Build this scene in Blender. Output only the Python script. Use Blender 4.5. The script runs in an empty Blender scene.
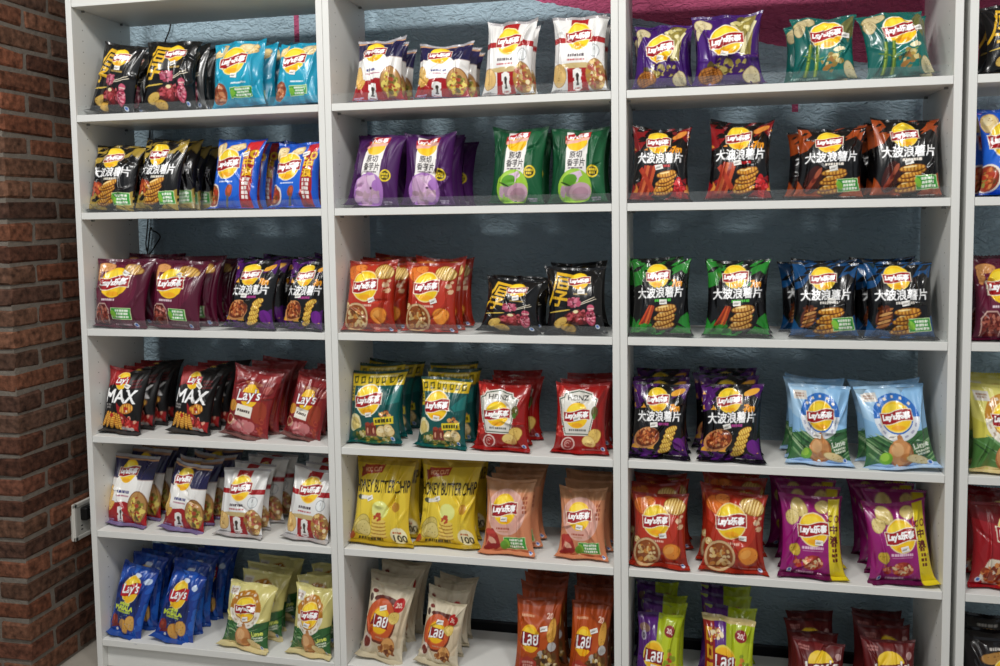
import bpy, math, random
import numpy as np
from mathutils import Matrix, Vector

# ------------------------------------------------------------------ camera solution (metres, z = 0 on the floor)
F_PX = 850.88
PP = (502.01, 276.36)                 # the photo is a crop: its optical centre sits above the middle
CAM = np.array([1.7691, -2.2007, 1.3670])
YAW, PITCH, ROLL = 0.2144, -0.0699, -0.0147
cy_, sy_ = math.cos(YAW), math.sin(YAW)
cp_, sp_ = math.cos(PITCH), math.sin(PITCH)
FW = np.array([-sy_ * cp_, cy_ * cp_, sp_])
R0 = np.array([cy_, sy_, 0.0])
U0 = np.cross(R0, FW)
RT = R0 * math.cos(ROLL) + U0 * math.sin(ROLL)
UP = U0 * math.cos(ROLL) - R0 * math.sin(ROLL)


def hit(px, py, ax, val):
    """the point of the place seen at a photo position, on the plane axis ax = val"""
    d = FW * F_PX + RT * (px - PP[0]) - UP * (py - PP[1])
    return CAM + d * ((val - CAM[ax]) / d[ax])


PITCH_X = 0.8                       # one bookcase
PANEL = 0.0192
DEPTH = 0.269
GAP = 0.0124
SHELF_T = 0.0200
SHELF_Z = [1.6821, 1.3967, 1.0508, 0.7271, 0.4357, 0.0945]   # shelf tops, top row first
TOP_BOARD = 2.0130
WALL_Y = 0.360

col = bpy.context.scene.collection


def lin(h):
    h = h.lstrip('#')
    c = [int(h[i:i + 2], 16) / 255 for i in (0, 2, 4)]
    return np.array([x / 12.92 if x <= 0.04045 else ((x + 0.055) / 1.055) ** 2.4 for x in c], np.float32)


def tag(o, label=None, cat=None, group=None, kind=None):
    if label: o['label'] = label
    if cat: o['category'] = cat
    if group: o['group'] = group
    if kind: o['kind'] = kind
    return o


def link(name, me, parent=None, loc=None):
    o = bpy.data.objects.new(name, me)
    col.objects.link(o)
    if parent is not None: o.parent = parent
    if loc is not None: o.location = loc
    return o


# ------------------------------------------------------------------ materials
def new_mat(name):
    m = bpy.data.materials.new(name)
    m.use_nodes = True
    nt = m.node_tree
    return m, nt, nt.nodes['Principled BSDF']


def plain(name, hexcol, rough=0.5, spec=0.5, noise=0.0, scale=20, bump=0.0, bscale=200, metallic=0.0):
    m, nt, b = new_mat(name)
    c = lin(hexcol)
    b.inputs['Base Color'].default_value = (*c, 1)
    b.inputs['Roughness'].default_value = rough
    b.inputs['Specular IOR Level'].default_value = spec
    b.inputs['Metallic'].default_value = metallic
    tc = nt.nodes.new('ShaderNodeTexCoord')
    if noise:
        n = nt.nodes.new('ShaderNodeTexNoise'); n.inputs['Scale'].default_value = scale; n.inputs['Detail'].default_value = 5
        nt.links.new(tc.outputs['Object'], n.inputs['Vector'])
        mx = nt.nodes.new('ShaderNodeMix'); mx.data_type = 'RGBA'
        mx.inputs['A'].default_value = (*(c * (1 - noise)), 1); mx.inputs['B'].default_value = (*np.minimum(c * (1 + noise), 1), 1)
        nt.links.new(n.outputs['Fac'], mx.inputs['Factor'])
        nt.links.new(mx.outputs['Result'], b.inputs['Base Color'])
    if bump:
        n2 = nt.nodes.new('ShaderNodeTexNoise'); n2.inputs['Scale'].default_value = bscale; n2.inputs['Detail'].default_value = 4
        nt.links.new(tc.outputs['Object'], n2.inputs['Vector'])
        bp = nt.nodes.new('ShaderNodeBump'); bp.inputs['Strength'].default_value = bump; bp.inputs['Distance'].default_value = 0.004
        nt.links.new(n2.outputs['Fac'], bp.inputs['Height'])
        nt.links.new(bp.outputs['Normal'], b.inputs['Normal'])
    return m


def attr_mat(name, rough=0.3, spec=0.5, bump=0.0, bscale=60, coat=0.0, noise=0.0):
    m, nt, b = new_mat(name)
    a = nt.nodes.new('ShaderNodeAttribute'); a.attribute_name = 'print'
    b.inputs['Roughness'].default_value = rough
    b.inputs['Specular IOR Level'].default_value = spec
    b.inputs['Coat Weight'].default_value = coat
    b.inputs['Coat Roughness'].default_value = 0.12
    tc = nt.nodes.new('ShaderNodeTexCoord')
    src = a.outputs['Color']
    if noise:
        n = nt.nodes.new('ShaderNodeTexNoise'); n.inputs['Scale'].default_value = 55; n.inputs['Detail'].default_value = 8
        nt.links.new(tc.outputs['Object'], n.inputs['Vector'])
        cr = nt.nodes.new('ShaderNodeMapRange'); cr.inputs['From Min'].default_value = 0.3; cr.inputs['From Max'].default_value = 0.7
        cr.inputs['To Min'].default_value = 1 - noise; cr.inputs['To Max'].default_value = 1 + noise
        nt.links.new(n.outputs['Fac'], cr.inputs['Value'])
        mx = nt.nodes.new('ShaderNodeMix'); mx.data_type = 'RGBA'; mx.blend_type = 'MULTIPLY'; mx.inputs['Factor'].default_value = 1
        nt.links.new(src, mx.inputs['A']); nt.links.new(cr.outputs['Result'], mx.inputs['B'])
        src = mx.outputs['Result']
    nt.links.new(src, b.inputs['Base Color'])
    if bump:
        n2 = nt.nodes.new('ShaderNodeTexNoise'); n2.inputs['Scale'].default_value = bscale; n2.inputs['Detail'].default_value = 5
        nt.links.new(tc.outputs['Object'], n2.inputs['Vector'])
        bp = nt.nodes.new('ShaderNodeBump'); bp.inputs['Strength'].default_value = bump; bp.inputs['Distance'].default_value = 0.004
        nt.links.new(n2.outputs['Fac'], bp.inputs['Height'])
        nt.links.new(bp.outputs['Normal'], b.inputs['Normal'])
    return m


M_FILM = attr_mat('printed_film', rough=0.25, spec=0.5, coat=0.3)
M_MATTE = attr_mat('printed_matte_film', rough=0.42, spec=0.4)
M_BRICK = attr_mat('brick', rough=0.9, spec=0.2, bump=0.9, bscale=70, noise=0.6)
M_MORTAR = plain('mortar', '#776f66', 0.95, 0.1, noise=0.25, scale=40, bump=0.8, bscale=120)
M_WHITE = plain('white_foil_board', '#e2e2de', 0.42, 0.4, noise=0.02, scale=6)
M_STICK = plain('sticker_paper', '#f2f0ea', 0.6, 0.3)
M_INK = plain('sticker_ink', '#4a4a4a', 0.7, 0.2)
M_PIN = plain('pin_metal', '#8f8f8c', 0.35, 0.5, metallic=0.8)
M_BLACK = plain('black_rubber', '#0c0c0d', 0.5, 0.4)
M_SOCKET = plain('socket_white', '#dedcd4', 0.35, 0.5)
M_FLOOR = plain('floor_tile', '#a8a196', 0.4, 0.4, noise=0.12, scale=9)
M_CEIL = plain('ceiling_paint', '#d8d6d0', 0.9, 0.2)
M_SKIRT = plain('dark_skirting', '#2a2c30', 0.5, 0.4)


def wall_mat():
    """rough stucco, teal blue with a magenta field cut off by a slanting edge and two thin magenta stripes"""
    m, nt, b = new_mat('painted_stucco')
    N, L = nt.nodes, nt.links
    tc = N.new('ShaderNodeTexCoord'); sep = N.new('ShaderNodeSeparateXYZ'); L.new(tc.outputs['Object'], sep.inputs[0])
    A = hit(535, 0, 1, WALL_Y); B = hit(785, 47, 1, WALL_Y)
    s = (B[2] - A[2]) / (B[0] - A[0]); c0 = A[2] - s * A[0]

    def mth(op, a, bb):
        n = N.new('ShaderNodeMath'); n.operation = op
        for i, v in enumerate((a, bb)):
            if isinstance(v, (int, float)): n.inputs[i].default_value = v
            else: L.new(v, n.inputs[i])
        return n.outputs[0]
    wob = N.new('ShaderNodeTexNoise'); wob.inputs['Scale'].default_value = 30; L.new(tc.outputs['Object'], wob.inputs['Vector'])
    zz = mth('ADD', sep.outputs['Z'], mth('MULTIPLY', mth('SUBTRACT', wob.outputs['Fac'], 0.5), 0.02))
    field = mth('GREATER_THAN', zz, mth('ADD', mth('MULTIPLY', sep.outputs['X'], s), c0))
    field = mth('MULTIPLY', field, mth('GREATER_THAN', sep.outputs['X'], 1.0))
    fac = field
    for (px, py0, py1, wd) in ((297, -40, 42, 0.017), (795, 60, 112, 0.017)):
        p = hit(px, py1, 1, WALL_Y)
        q = mth('LESS_THAN', mth('ABSOLUTE', mth('SUBTRACT', sep.outputs['X'], float(p[0])), 0), wd / 2)
        q = mth('MULTIPLY', q, mth('GREATER_THAN', sep.outputs['Z'], float(p[2])))
        q = mth('MULTIPLY', q, mth('LESS_THAN', sep.outputs['Z'], float(hit(px, py0, 1, WALL_Y)[2])))
        fac = mth('MAXIMUM', fac, q)
    mx = N.new('ShaderNodeMix'); mx.data_type = 'RGBA'
    mx.inputs['A'].default_value = (*lin('#a6bcc8'), 1); mx.inputs['B'].default_value = (*lin('#b8587a'), 1)
    L.new(fac, mx.inputs['Factor']); L.new(mx.outputs['Result'], b.inputs['Base Color'])
    b.inputs['Roughness'].default_value = 0.9
    b.inputs['Specular IOR Level'].default_value = 0.12
    n2 = N.new('ShaderNodeTexNoise'); n2.inputs['Scale'].default_value = 38; n2.inputs['Detail'].default_value = 3; n2.inputs['Distortion'].default_value = 1.2
    mp = N.new('ShaderNodeMapping'); mp.inputs['Scale'].default_value = (1, 1, 1.9)
    L.new(tc.outputs['Object'], mp.inputs['Vector']); L.new(mp.outputs['Vector'], n2.inputs['Vector'])
    bp = N.new('ShaderNodeBump'); bp.inputs['Strength'].default_value = 0.8; bp.inputs['Distance'].default_value = 0.018
    L.new(n2.outputs['Fac'], bp.inputs['Height']); L.new(bp.outputs['Normal'], b.inputs['Normal'])
    return m


def lip_mat():
    m, nt, b = new_mat('clear_acrylic')
    N, L = nt.nodes, nt.links
    out = [n for n in N if n.type == 'OUTPUT_MATERIAL'][0]
    tr = N.new('ShaderNodeBsdfTransparent'); tr.inputs['Color'].default_value = (0.95, 0.96, 0.96, 1)
    b.inputs['Base Color'].default_value = (0.75, 0.77, 0.78, 1); b.inputs['Roughness'].default_value = 0.12
    mx = N.new('ShaderNodeMixShader'); mx.inputs['Fac'].default_value = 0.04
    L.new(tr.outputs[0], mx.inputs[1]); L.new(b.outputs[0], mx.inputs[2]); L.new(mx.outputs[0], out.inputs['Surface'])
    return m


M_WALL = wall_mat()
M_LIP = lip_mat()


def side_mat():
    """white foil with two columns of small shelf-pin holes"""
    m, nt, b = new_mat('white_foil_drilled')
    N, L = nt.nodes, nt.links
    tc = N.new('ShaderNodeTexCoord'); sep = N.new('ShaderNodeSeparateXYZ'); L.new(tc.outputs['Object'], sep.inputs[0])

    def mth(op, a, bb=0.0):
        n = N.new('ShaderNodeMath'); n.operation = op
        for i, v in enumerate((a, bb)):
            if isinstance(v, (int, float)): n.inputs[i].default_value = v
            else: L.new(v, n.inputs[i])
        return n.outputs[0]
    dz = mth('SUBTRACT', mth('FRACT', mth('DIVIDE', sep.outputs['Z'], 0.032)), 0.5)
    dz = mth('MULTIPLY', dz, 0.032)
    best = None
    for yy in (0.045, 0.222):
        dy = mth('SUBTRACT', sep.outputs['Y'], yy)
        d = mth('ADD', mth('MULTIPLY', dy, dy), mth('MULTIPLY', dz, dz))
        best = d if best is None else mth('MINIMUM', best, d)
    h = mth('LESS_THAN', best, 0.0018 ** 2)
    mx = N.new('ShaderNodeMix'); mx.data_type = 'RGBA'
    mx.inputs['A'].default_value = (*lin('#e2e2de'), 1); mx.inputs['B'].default_value = (*lin('#85837c'), 1)
    L.new(h, mx.inputs['Factor']); L.new(mx.outputs['Result'], b.inputs['Base Color'])
    b.inputs['Roughness'].default_value = 0.42
    return m


M_SIDE = side_mat()

# ------------------------------------------------------------------ simple mesh builder
class MB:
    def __init__(self): self.v, self.f = [], []

    def box(self, x0, x1, y0, y1, z0, z1, b=0.0):
        if b <= 0:
            n = len(self.v)
            self.v += [(x, y, z) for z in (z0, z1) for y in (y0, y1) for x in (x0, x1)]
            self.f += [tuple(n + i for i in q) for q in ((0, 2, 3, 1), (4, 5, 7, 6), (0, 1, 5, 4), (2, 6, 7, 3), (0, 4, 6, 2), (1, 3, 7, 5))]
        else:   # chamfered
            n = len(self.v)
            pts = {}
            for ix, x in enumerate((x0, x1)):
                for iy, y in enumerate((y0, y1)):
                    for iz, z in enumerate((z0, z1)):
                        sx, sy, sz = (1 if ix == 0 else -1), (1 if iy == 0 else -1), (1 if iz == 0 else -1)
                        for a in range(3):
                            p = [x + sx * b, y + sy * b, z + sz * b]
                            p[a] = (x, y, z)[a]
                            pts[(ix, iy, iz, a)] = len(self.v); self.v.append(tuple(p))
            P = lambda i, j, k, a: pts[(i, j, k, a)]
            for s in (0, 1):
                q = [P(s, 0, 0, 0), P(s, 1, 0, 0), P(s, 1, 1, 0), P(s, 0, 1, 0)]; self.f.append(tuple(q if s else q[::-1]))
                q = [P(0, s, 0, 1), P(0, s, 1, 1), P(1, s, 1, 1), P(1, s, 0, 1)]; self.f.append(tuple(q if s else q[::-1]))
                q = [P(0, 0, s, 2), P(1, 0, s, 2), P(1, 1, s, 2), P(0, 1, s, 2)]; self.f.append(tuple(q if s else q[::-1]))
            for i in (0, 1):
                for j in (0, 1):
                    self.f.append((P(i, j, 0, 0), P(i, j, 1, 0), P(i, j, 1, 1), P(i, j, 0, 1)))
                    self.f.append((P(i, 0, j, 0), P(i, 1, j, 0), P(i, 1, j, 2), P(i, 0, j, 2)))
                    self.f.append((P(0, i, j, 1), P(1, i, j, 1), P(1, i, j, 2), P(0, i, j, 2)))
                    for k in (0, 1):
                        self.f.append((P(i, j, k, 0), P(i, j, k, 1), P(i, j, k, 2)))
        return self

    def tube(self, pts, r, n=8):
        pts = [Vector(p) for p in pts]
        base = len(self.v)
        for i, p in enumerate(pts):
            t = (pts[min(i + 1, len(pts) - 1)] - pts[max(i - 1, 0)]).normalized()
            a = t.orthogonal().normalized() if i == 0 else (a - t * a.dot(t)).normalized()
            bb = t.cross(a)
            for k in range(n):
                w = 2 * math.pi * k / n
                self.v.append(tuple(p + (a * math.cos(w) + bb * math.sin(w)) * r))
        for i in range(len(pts) - 1):
            for k in range(n):
                self.f.append((base + i * n + k, base + i * n + (k + 1) % n, base + (i + 1) * n + (k + 1) % n, base + (i + 1) * n + k))
        self.f.append(tuple(base + k for k in range(n))[::-1]); self.f.append(tuple(base + (len(pts) - 1) * n + k for k in range(n)))
        return self

    def mesh(self, name, mats, recalc=True):
        me = bpy.data.meshes.new(name)
        me.from_pydata(self.v, [], self.f)
        for m in (mats if isinstance(mats, (list, tuple)) else [mats]): me.materials.append(m)
        if recalc:
            import bmesh
            bm = bmesh.new(); bm.from_mesh(me); bmesh.ops.recalc_face_normals(bm, faces=bm.faces); bm.to_mesh(me); bm.free()
        return me

    def build(self, name, mats, parent=None, loc=None):
        return link(name, self.mesh(name, mats), parent, loc)


# ------------------------------------------------------------------ the setting
tag(MB().box(-1.6, 5.0, -4.6, 0.6, -0.05, 0.0).build('floor', M_FLOOR), kind='structure')
tag(MB().box(-1.6, 5.0, -4.6, 0.6, 3.4, 3.45).build('ceiling', M_CEIL), kind='structure')
tag(MB().box(-0.4, 5.0, WALL_Y, WALL_Y + 0.12, 0.0, 3.4).build('wall_back', M_WALL), kind='structure')
tag(MB().box(-0.13, 5.0, WALL_Y - 0.014, WALL_Y, 0.0, 0.085, 0.002).build('baseboard_back', M_SKIRT), kind='structure')

# brick pier left of the shelving: its narrow front and its side that runs back to the wall
BX, BY = -0.123, -0.126
COURSE = 0.0622


def brick_wall():
    rng = random.Random(11)
    mb = MB(); cols = []
    mort = MB()
    mort.box(-0.9, BX - 0.005, BY + 0.005, WALL_Y + 0.02, 0, 3.39)
    nc = int(3.38 / COURSE)
    z0 = 0.502 - 8 * COURSE + 0.007
    pal = ['#6e4634', '#603c2e', '#704c3a', '#533529', '#5d4234', '#664838', '#4c352b', '#724633', '#5a4236']

    def add(x0, x1, y0, y1, z, h):
        n = len(mb.v)
        j = lambda a: rng.uniform(-a, a)
        mb.box(x0, x1, y0, y1, z, z + h, 0.0055)
        for i in range(n, len(mb.v)):
            v = mb.v[i]; mb.v[i] = (v[0] + j(.0026), v[1] + j(.0026), v[2] + j(.0034))
        c = lin(rng.choice(pal)) * rng.uniform(0.75, 1.2)
        cols.extend([c] * (len(mb.v) - n))
    for k in range(-1, nc):
        z = z0 + k * COURSE
        if z < -0.02: continue
        off = (k + 1) % 2
        # corner brick is a stretcher on one face and a header on the other
        L, H = 0.205, 0.098
        ylen = (H if off == 0 else L * 0.98)
        xlen = (L if off == 0 else H)
        hh = COURSE - 0.0112
        px, py = rng.uniform(-.002, .002), rng.uniform(-.002, .002)
        add(BX - xlen, BX + px, BY + py, BY + ylen, z, hh)
        y = BY + ylen + 0.011
        while y < WALL_Y - 0.01:
            l = min(L + rng.uniform(-.008, .008), WALL_Y + 0.01 - y)
            add(BX - 0.09, BX + rng.uniform(-.003, .003), y, y + l, z, hh); y += l + 0.011
        x = BX - xlen - 0.011
        while x > -0.88:
            l = L + rng.uniform(-.008, .008)
            add(x - l, x, BY + rng.uniform(-.003, .003), BY + 0.09, z, hh); x -= l + 0.011
    nb = len(mb.f)
    base = len(mb.v)
    mb.v += mort.v; mb.f += [tuple(i + base for i in q) for q in mort.f]
    cols.extend([lin('#776f66')] * len(mort.v))
    me = mb.mesh('wall_left', [M_BRICK, M_MORTAR])
    a = me.attributes.new('print', 'FLOAT_COLOR', 'POINT')
    a.data.foreach_set('color', np.c_[np.array(cols), np.ones(len(cols))].astype(np.float32).ravel())
    for i, p in enumerate(me.polygons): p.material_index = 0 if i < nb else 1
    return tag(link('wall_left', me), kind='structure')


brick_wall()

# ------------------------------------------------------------------ bookcases
PANEL_H = 2.37


def bookcase(x0, label):
    root = bpy.data.objects.new('bookcase', None); col.objects.link(root); root.location = (x0, 0, 0)
    tag(root, label, 'bookcase', 'white bookcases in a row')
    W = PITCH_X
    for a in (0.0003, W - PANEL):
        s = MB().box(a, a + PANEL - 0.0006, 0, DEPTH, 0, PANEL_H, 0.0008).build('side_panel', M_SIDE, root)
    MB().box(PANEL, W - PANEL, 0.0, DEPTH, PANEL_H - SHELF_T, PANEL_H, 0.0008).build('top_panel', M_WHITE, root)
    for i, z in enumerate([TOP_BOARD] + SHELF_Z):
        o = MB().box(PANEL + 0.0006, W - PANEL - 0.0006, 0.001, DEPTH, z - SHELF_T, z, 0.0008).build('bottom_shelf' if i == 6 else 'shelf', M_WHITE, root)
        if i < 6:
            for xx in (PANEL, W - PANEL - 0.009):
                for yy in (0.045, 0.222):
                    MB().box(xx, xx + 0.009, yy - 0.003, yy + 0.003, z - SHELF_T - 0.006, z - SHELF_T, 0.001).build('shelf_pin', M_PIN, o)
    MB().box(PANEL, W - PANEL, 0.022, 0.036, 0, SHELF_Z[-1] - SHELF_T, 0.0008).build('plinth', M_WHITE, root)
    return root


CASE_X = [0.0, PITCH_X, 2 * PITCH_X, 3 * PITCH_X + GAP]
for x, l in zip(CASE_X, ['white bookcase of crisp bags next to the brick pier', 'middle white bookcase, holding the honey-yellow butter chip bags',
                         'white bookcase holding sky-blue lime crisp bags, beside a narrow dark gap',
                         'white bookcase cut off by the photo edge, beyond the narrow dark gap']):
    bookcase(x, l)

# ------------------------------------------------------------------ print designs: flat artwork rasterised onto the bag meshes
PXU = 320
AH = 1.28
_txt = {}


def text_tris(s, bold):
    key = s
    if key not in _txt:
        cu = bpy.data.curves.new('tmp_text', 'FONT'); cu.body = s; cu.resolution_u = 3
        o = bpy.data.objects.new('tmp_text', cu)
        me = bpy.data.meshes.new_from_object(o)
        me.calc_loop_triangles()
        v = np.empty(len(me.vertices) * 3, np.float32); me.vertices.foreach_get('co', v); v = v.reshape(-1, 3)[:, :2]
        t = np.empty(len(me.loop_triangles) * 3, np.int32); me.loop_triangles.foreach_get('vertices', t); t = t.reshape(-1, 3)
        lo, hi = v.min(0), v.max(0)
        v = (v - (lo + hi) / 2) / (hi - lo)
        _txt[key] = (v, t, float((hi - lo)[0] / (hi - lo)[1]))
        bpy.data.objects.remove(o); bpy.data.curves.remove(cu); bpy.data.meshes.remove(me)
    return _txt[key]


class Art:
    def __init__(self, bg, seed=1):
        self.w, self.h = PXU, int(PXU * AH)
        self.im = np.empty((self.h, self.w, 3), np.float32); self.im[:] = lin(bg)
        self.rng = random.Random(seed)
        yy, xx = np.mgrid[0:self.h, 0:self.w]
        self.X = (xx + 0.5) / PXU; self.Y = (yy + 0.5) / PXU

    def _win(self, x0, x1, y0, y1):
        a, b = max(0, int(x0 * PXU) - 1), min(self.w, int(x1 * PXU) + 2)
        c, d = max(0, int(y0 * PXU) - 1), min(self.h, int(y1 * PXU) + 2)
        return None if a >= b or c >= d else (slice(c, d), slice(a, b))

    def ell(self, cx, cy, rx, ry, c, rot=0):
        m = max(rx, ry); w = self._win(cx - m, cx + m, cy - m, cy + m)
        if w is None: return self
        x, y = self.X[w] - cx, self.Y[w] - cy
        k, s = math.cos(math.radians(rot)), math.sin(math.radians(rot))
        self.im[w][((x * k + y * s) / rx) ** 2 + ((-x * s + y * k) / ry) ** 2 < 1] = lin(c)
        return self

    def ring(self, cx, cy, r0, r1, c, a0=0, a1=360):
        w = self._win(cx - r1, cx + r1, cy - r1, cy + r1)
        x, y = self.X[w] - cx, self.Y[w] - cy
        d = np.hypot(x, y); a = np.degrees(np.arctan2(y, x)) % 360
        m = (d > r0) & (d < r1)
        m &= (a >= a0) & (a <= a1) if a0 < a1 else ((a >= a0) | (a <= a1))
        self.im[w][m] = lin(c)
        return self

    def poly(self, pts, c):
        p = np.array(pts, np.float32)
        w = self._win(p[:, 0].min(), p[:, 0].max(), p[:, 1].min(), p[:, 1].max())
        if w is None: return self
        x, y = self.X[w], self.Y[w]
        m = np.zeros(x.shape, bool)
        for (x0, y0), (x1, y1) in zip(p, np.roll(p, -1, 0)):
            if y0 == y1: continue
            m ^= ((y0 > y) != (y1 > y)) & (x < (x1 - x0) * (y - y0) / (y1 - y0) + x0)
        self.im[w][m] = lin(c)
        return self

    def rect(self, x0, y0, x1, y1, c, rot=0):
        cx, cy = (x0 + x1) / 2, (y0 + y1) / 2
        k, s = math.cos(math.radians(rot)), math.sin(math.radians(rot))
        return self.poly([(cx + (x - cx) * k - (y - cy) * s, cy + (x - cx) * s + (y - cy) * k) for x, y in ((x0, y0), (x1, y0), (x1, y1), (x0, y1))], c)

    def text(self, s, cx, cy, w, h, c, bold=0.02, rot=0, shear=0.0, out=None, ow=2):
        v, t, _ = text_tris(s, bold)
        q = v * np.array([w, h], np.float32)
        q[:, 0] += q[:, 1] * shear
        k, sn = math.cos(math.radians(rot)), math.sin(math.radians(rot))
        q = np.c_[cx + q[:, 0] * k - q[:, 1] * sn, cy + q[:, 0] * sn + q[:, 1] * k] * PXU
        mask = np.zeros((self.h, self.w), bool)
        for a, b, d in t:
            (ax, ay), (bx, by), (dx, dy) = q[a], q[b], q[d]
            x0, x1 = max(0, int(min(ax, bx, dx)) - 1), min(self.w, int(max(ax, bx, dx)) + 2)
            y0, y1 = max(0, int(min(ay, by, dy)) - 1), min(self.h, int(max(ay, by, dy)) + 2)
            if x0 >= x1 or y0 >= y1: continue
            X = np.arange(x0, x1) + 0.5; Y = (np.arange(y0, y1) + 0.5)[:, None]
            e0 = (bx - ax) * (Y - ay) - (by - ay) * (X - ax)
            e1 = (dx - bx) * (Y - by) - (dy - by) * (X - bx)
            e2 = (ax - dx) * (Y - dy) - (ay - dy) * (X - dx)
            mask[y0:y1, x0:x1] |= ((e0 >= 0) & (e1 >= 0) & (e2 >= 0)) | ((e0 <= 0) & (e1 <= 0) & (e2 <= 0))
        def grow(m, n):
            m = m.copy()
            for _ in range(n):
                m[1:] |= m[:-1].copy(); m[:-1] |= m[1:].copy(); m[:, 1:] |= m[:, :-1].copy(); m[:, :-1] |= m[:, 1:].copy()
            return m
        mask = grow(mask, 2 if bold >= .05 else 1 if bold >= .03 else 0)
        if out: self.im[grow(mask, ow)] = lin(out)
        self.im[mask] = lin(c)
        return self

    # -- pieces of artwork
    def lines(self, cx, cy, w, n, c, lh=0.03, rot=0):
        """rows of writing too small to read in the photograph"""
        k, s = math.cos(math.radians(rot)), math.sin(math.radians(rot))
        for i in range(n):
            y = -(i - (n - 1) / 2) * lh * 1.5
            x = -w / 2
            ww = w * (1 if i % 2 == 0 else .86)
            x = -ww / 2
            while x < ww / 2 - 0.008:
                l = self.rng.uniform(.6, 1.1) * lh
                l = min(l, ww / 2 - x)
                mx, my = cx + (x + l / 2) * k - y * s, cy + (x + l / 2) * s + y * k
                self.rect(mx - l / 2, my - lh / 2, mx + l / 2, my + lh / 2, c, rot)
                x += l + lh * .22
        return self

    def logo(self, cx, cy, r, s="Lay's乐事", rim='#f5e6a0', rot=4, red='#a00f19', yel='#f7c81c', flat=1.0, wide=1.16):
        if rim: self.ell(cx, cy, r * 1.07, r * 1.07 * flat, rim)
        self.ell(cx, cy, r, r * flat, yel)
        self.ell(cx - r * .1, cy + r * .45 * flat, r * .62, r * .4 * flat, '#fbdc3c')
        self.ell(cx + r * .05, cy - r * .75 * flat, r * .5, r * .16 * flat, '#f0a818')
        k, sn = math.cos(math.radians(rot)), math.sin(math.radians(rot))

        def rib(e, hh):
            top, bot = [], []
            for i in range(21):
                t = -1 + i / 10
                y = .09 * math.sin(t * 3.0) * r
                x = t * r * (wide + e)
                top.append((x, y + hh * r)); bot.append((x, y - hh * r))
            return [(cx + x * k - y * sn, cy + x * sn + y * k) for x, y in top + bot[::-1]]
        self.poly(rib(.05, .41), '#f3ead2'); self.poly(rib(0, .36), red)
        self.text(s, cx, cy, r * 2.0 * (wide / 1.16), r * .52, '#ffffff', 0.05, rot, 0.16)
        return self

    def en_logo(self, cx, cy, r, s="Lay's", red='#b81420', sz=1.0, rot=8):
        self.ell(cx, cy, r * 1.05, r * 1.05, '#f7e08a'); self.ell(cx, cy, r, r, '#f6c41e'); self.ell(cx, cy + r * .45, r * .6, r * .35, '#fbdf4a')
        pts = []
        for i in range(17):
            t = -1 + i / 8; pts.append((t * r * 1.15, .1 * math.sin(t * 3) * r + .42 * r))
        for i in range(17):
            t = 1 - i / 8; pts.append((t * r * 1.15, .1 * math.sin(t * 3) * r - .42 * r))
        k, sn = math.cos(math.radians(rot)), math.sin(math.radians(rot))
        self.poly([(cx + x * k - y * sn, cy + x * sn + y * k) for x, y in pts], red)
        self.text(s, cx, cy, r * 1.9 * sz, r * .95 * sz, '#ffffff', 0.035, rot, 0.15, out='#5a0a10', ow=1)
        return self

    def chip(self, cx, cy, rx, ry, rot=0, c='#e9cf92', e='#b98a3c'):
        R = self.rng; ph = R.uniform(0, 6)
        k, s = math.cos(math.radians(rot)), math.sin(math.radians(rot))

        def out(sc):
            p = []
            for i in range(26):
                a = i * 2 * math.pi / 26
                w = sc * (1 + .07 * math.sin(2 * a + ph) + .05 * math.sin(3 * a + 2 * ph))
                x, y = rx * w * math.cos(a), ry * w * math.sin(a)
                p.append((cx + x * k - y * s, cy + x * s + y * k))
            return p
        self.poly(out(1.0), e); self.poly(out(.93), c)
        self.ell(cx - rx * .15, cy + ry * .2, rx * .55, ry * .45, '#f4e2b4' if c == '#e9cf92' else c, rot)
        for _ in range(7):
            a, q = R.uniform(0, 6.3), R.uniform(.2, .8)
            self.ell(cx + rx * q * math.cos(a), cy + ry * q * math.sin(a), .009, .007, e)
        return self

    def wchip(self, cx, cy, rx, ry, rot=0, a='#f0c04c', b='#c07d22', n=7):
        self.ell(cx, cy, rx * 1.05, ry * 1.08, '#7a4312', rot); self.ell(cx, cy, rx, ry, b, rot)
        k, s = math.cos(math.radians(rot)), math.sin(math.radians(rot))
        for i in range(n):
            t = -1 + (2 * i + 1) / n
            hl = ry * math.sqrt(max(0, 1 - t * t)) * .92
            x = t * rx
            self.ell(cx + x * k, cy + x * s, rx / n * .62, hl, a, rot)
        return self

    def fries(self, cx, cy, n=5, l=.22, rot=12, dx=.03, dy=.075, a='#e6aa42', b='#ad6a1f'):
        """a fan of crinkle-cut slices lying one over the other"""
        for i in range(n):
            x, y = cx + dx * i * (1 if i % 2 else .5), cy + dy * i
            r = rot + (6 if i % 2 else -5)
            self.ell(x, y - .012, l * .56, .056, '#5e300c', r)
            self.wchip(x, y, l * .54, .05, r, a, b, 7)
            self.ell(x - l * .1, y + .018, l * .3, .014, '#fbe09a', r)
        return self

    def pile(self, cx, cy, rx, ry, cols, n=60, sz=.03, seed=0):
        R = random.Random(seed + 7)
        for i in range(n):
            a, q = R.uniform(0, 6.283), math.sqrt(R.random())
            x, y = cx + rx * q * math.cos(a), cy + ry * q * math.sin(a)
            z = sz * R.uniform(.5, 1.2)
            self.ell(x, y, z, z * R.uniform(.45, .9), R.choice(cols), R.uniform(0, 180))
        return self

    def bowl(self, cx, cy, r, rim='#d9b98a', soup='#8f4a1c', cols=('#b0622a', '#e0c07c', '#6b3512', '#c9863c', '#7a3a14')):
        self.ell(cx, cy, r, r, '#5d2c12'); self.ell(cx, cy, r * .98, r * .98, rim); self.ell(cx, cy, r * .84, r * .84, soup)
        self.pile(cx, cy, r * .66, r * .66, list(cols), 46, r * .2, int(cx * 50))
        return self

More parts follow.
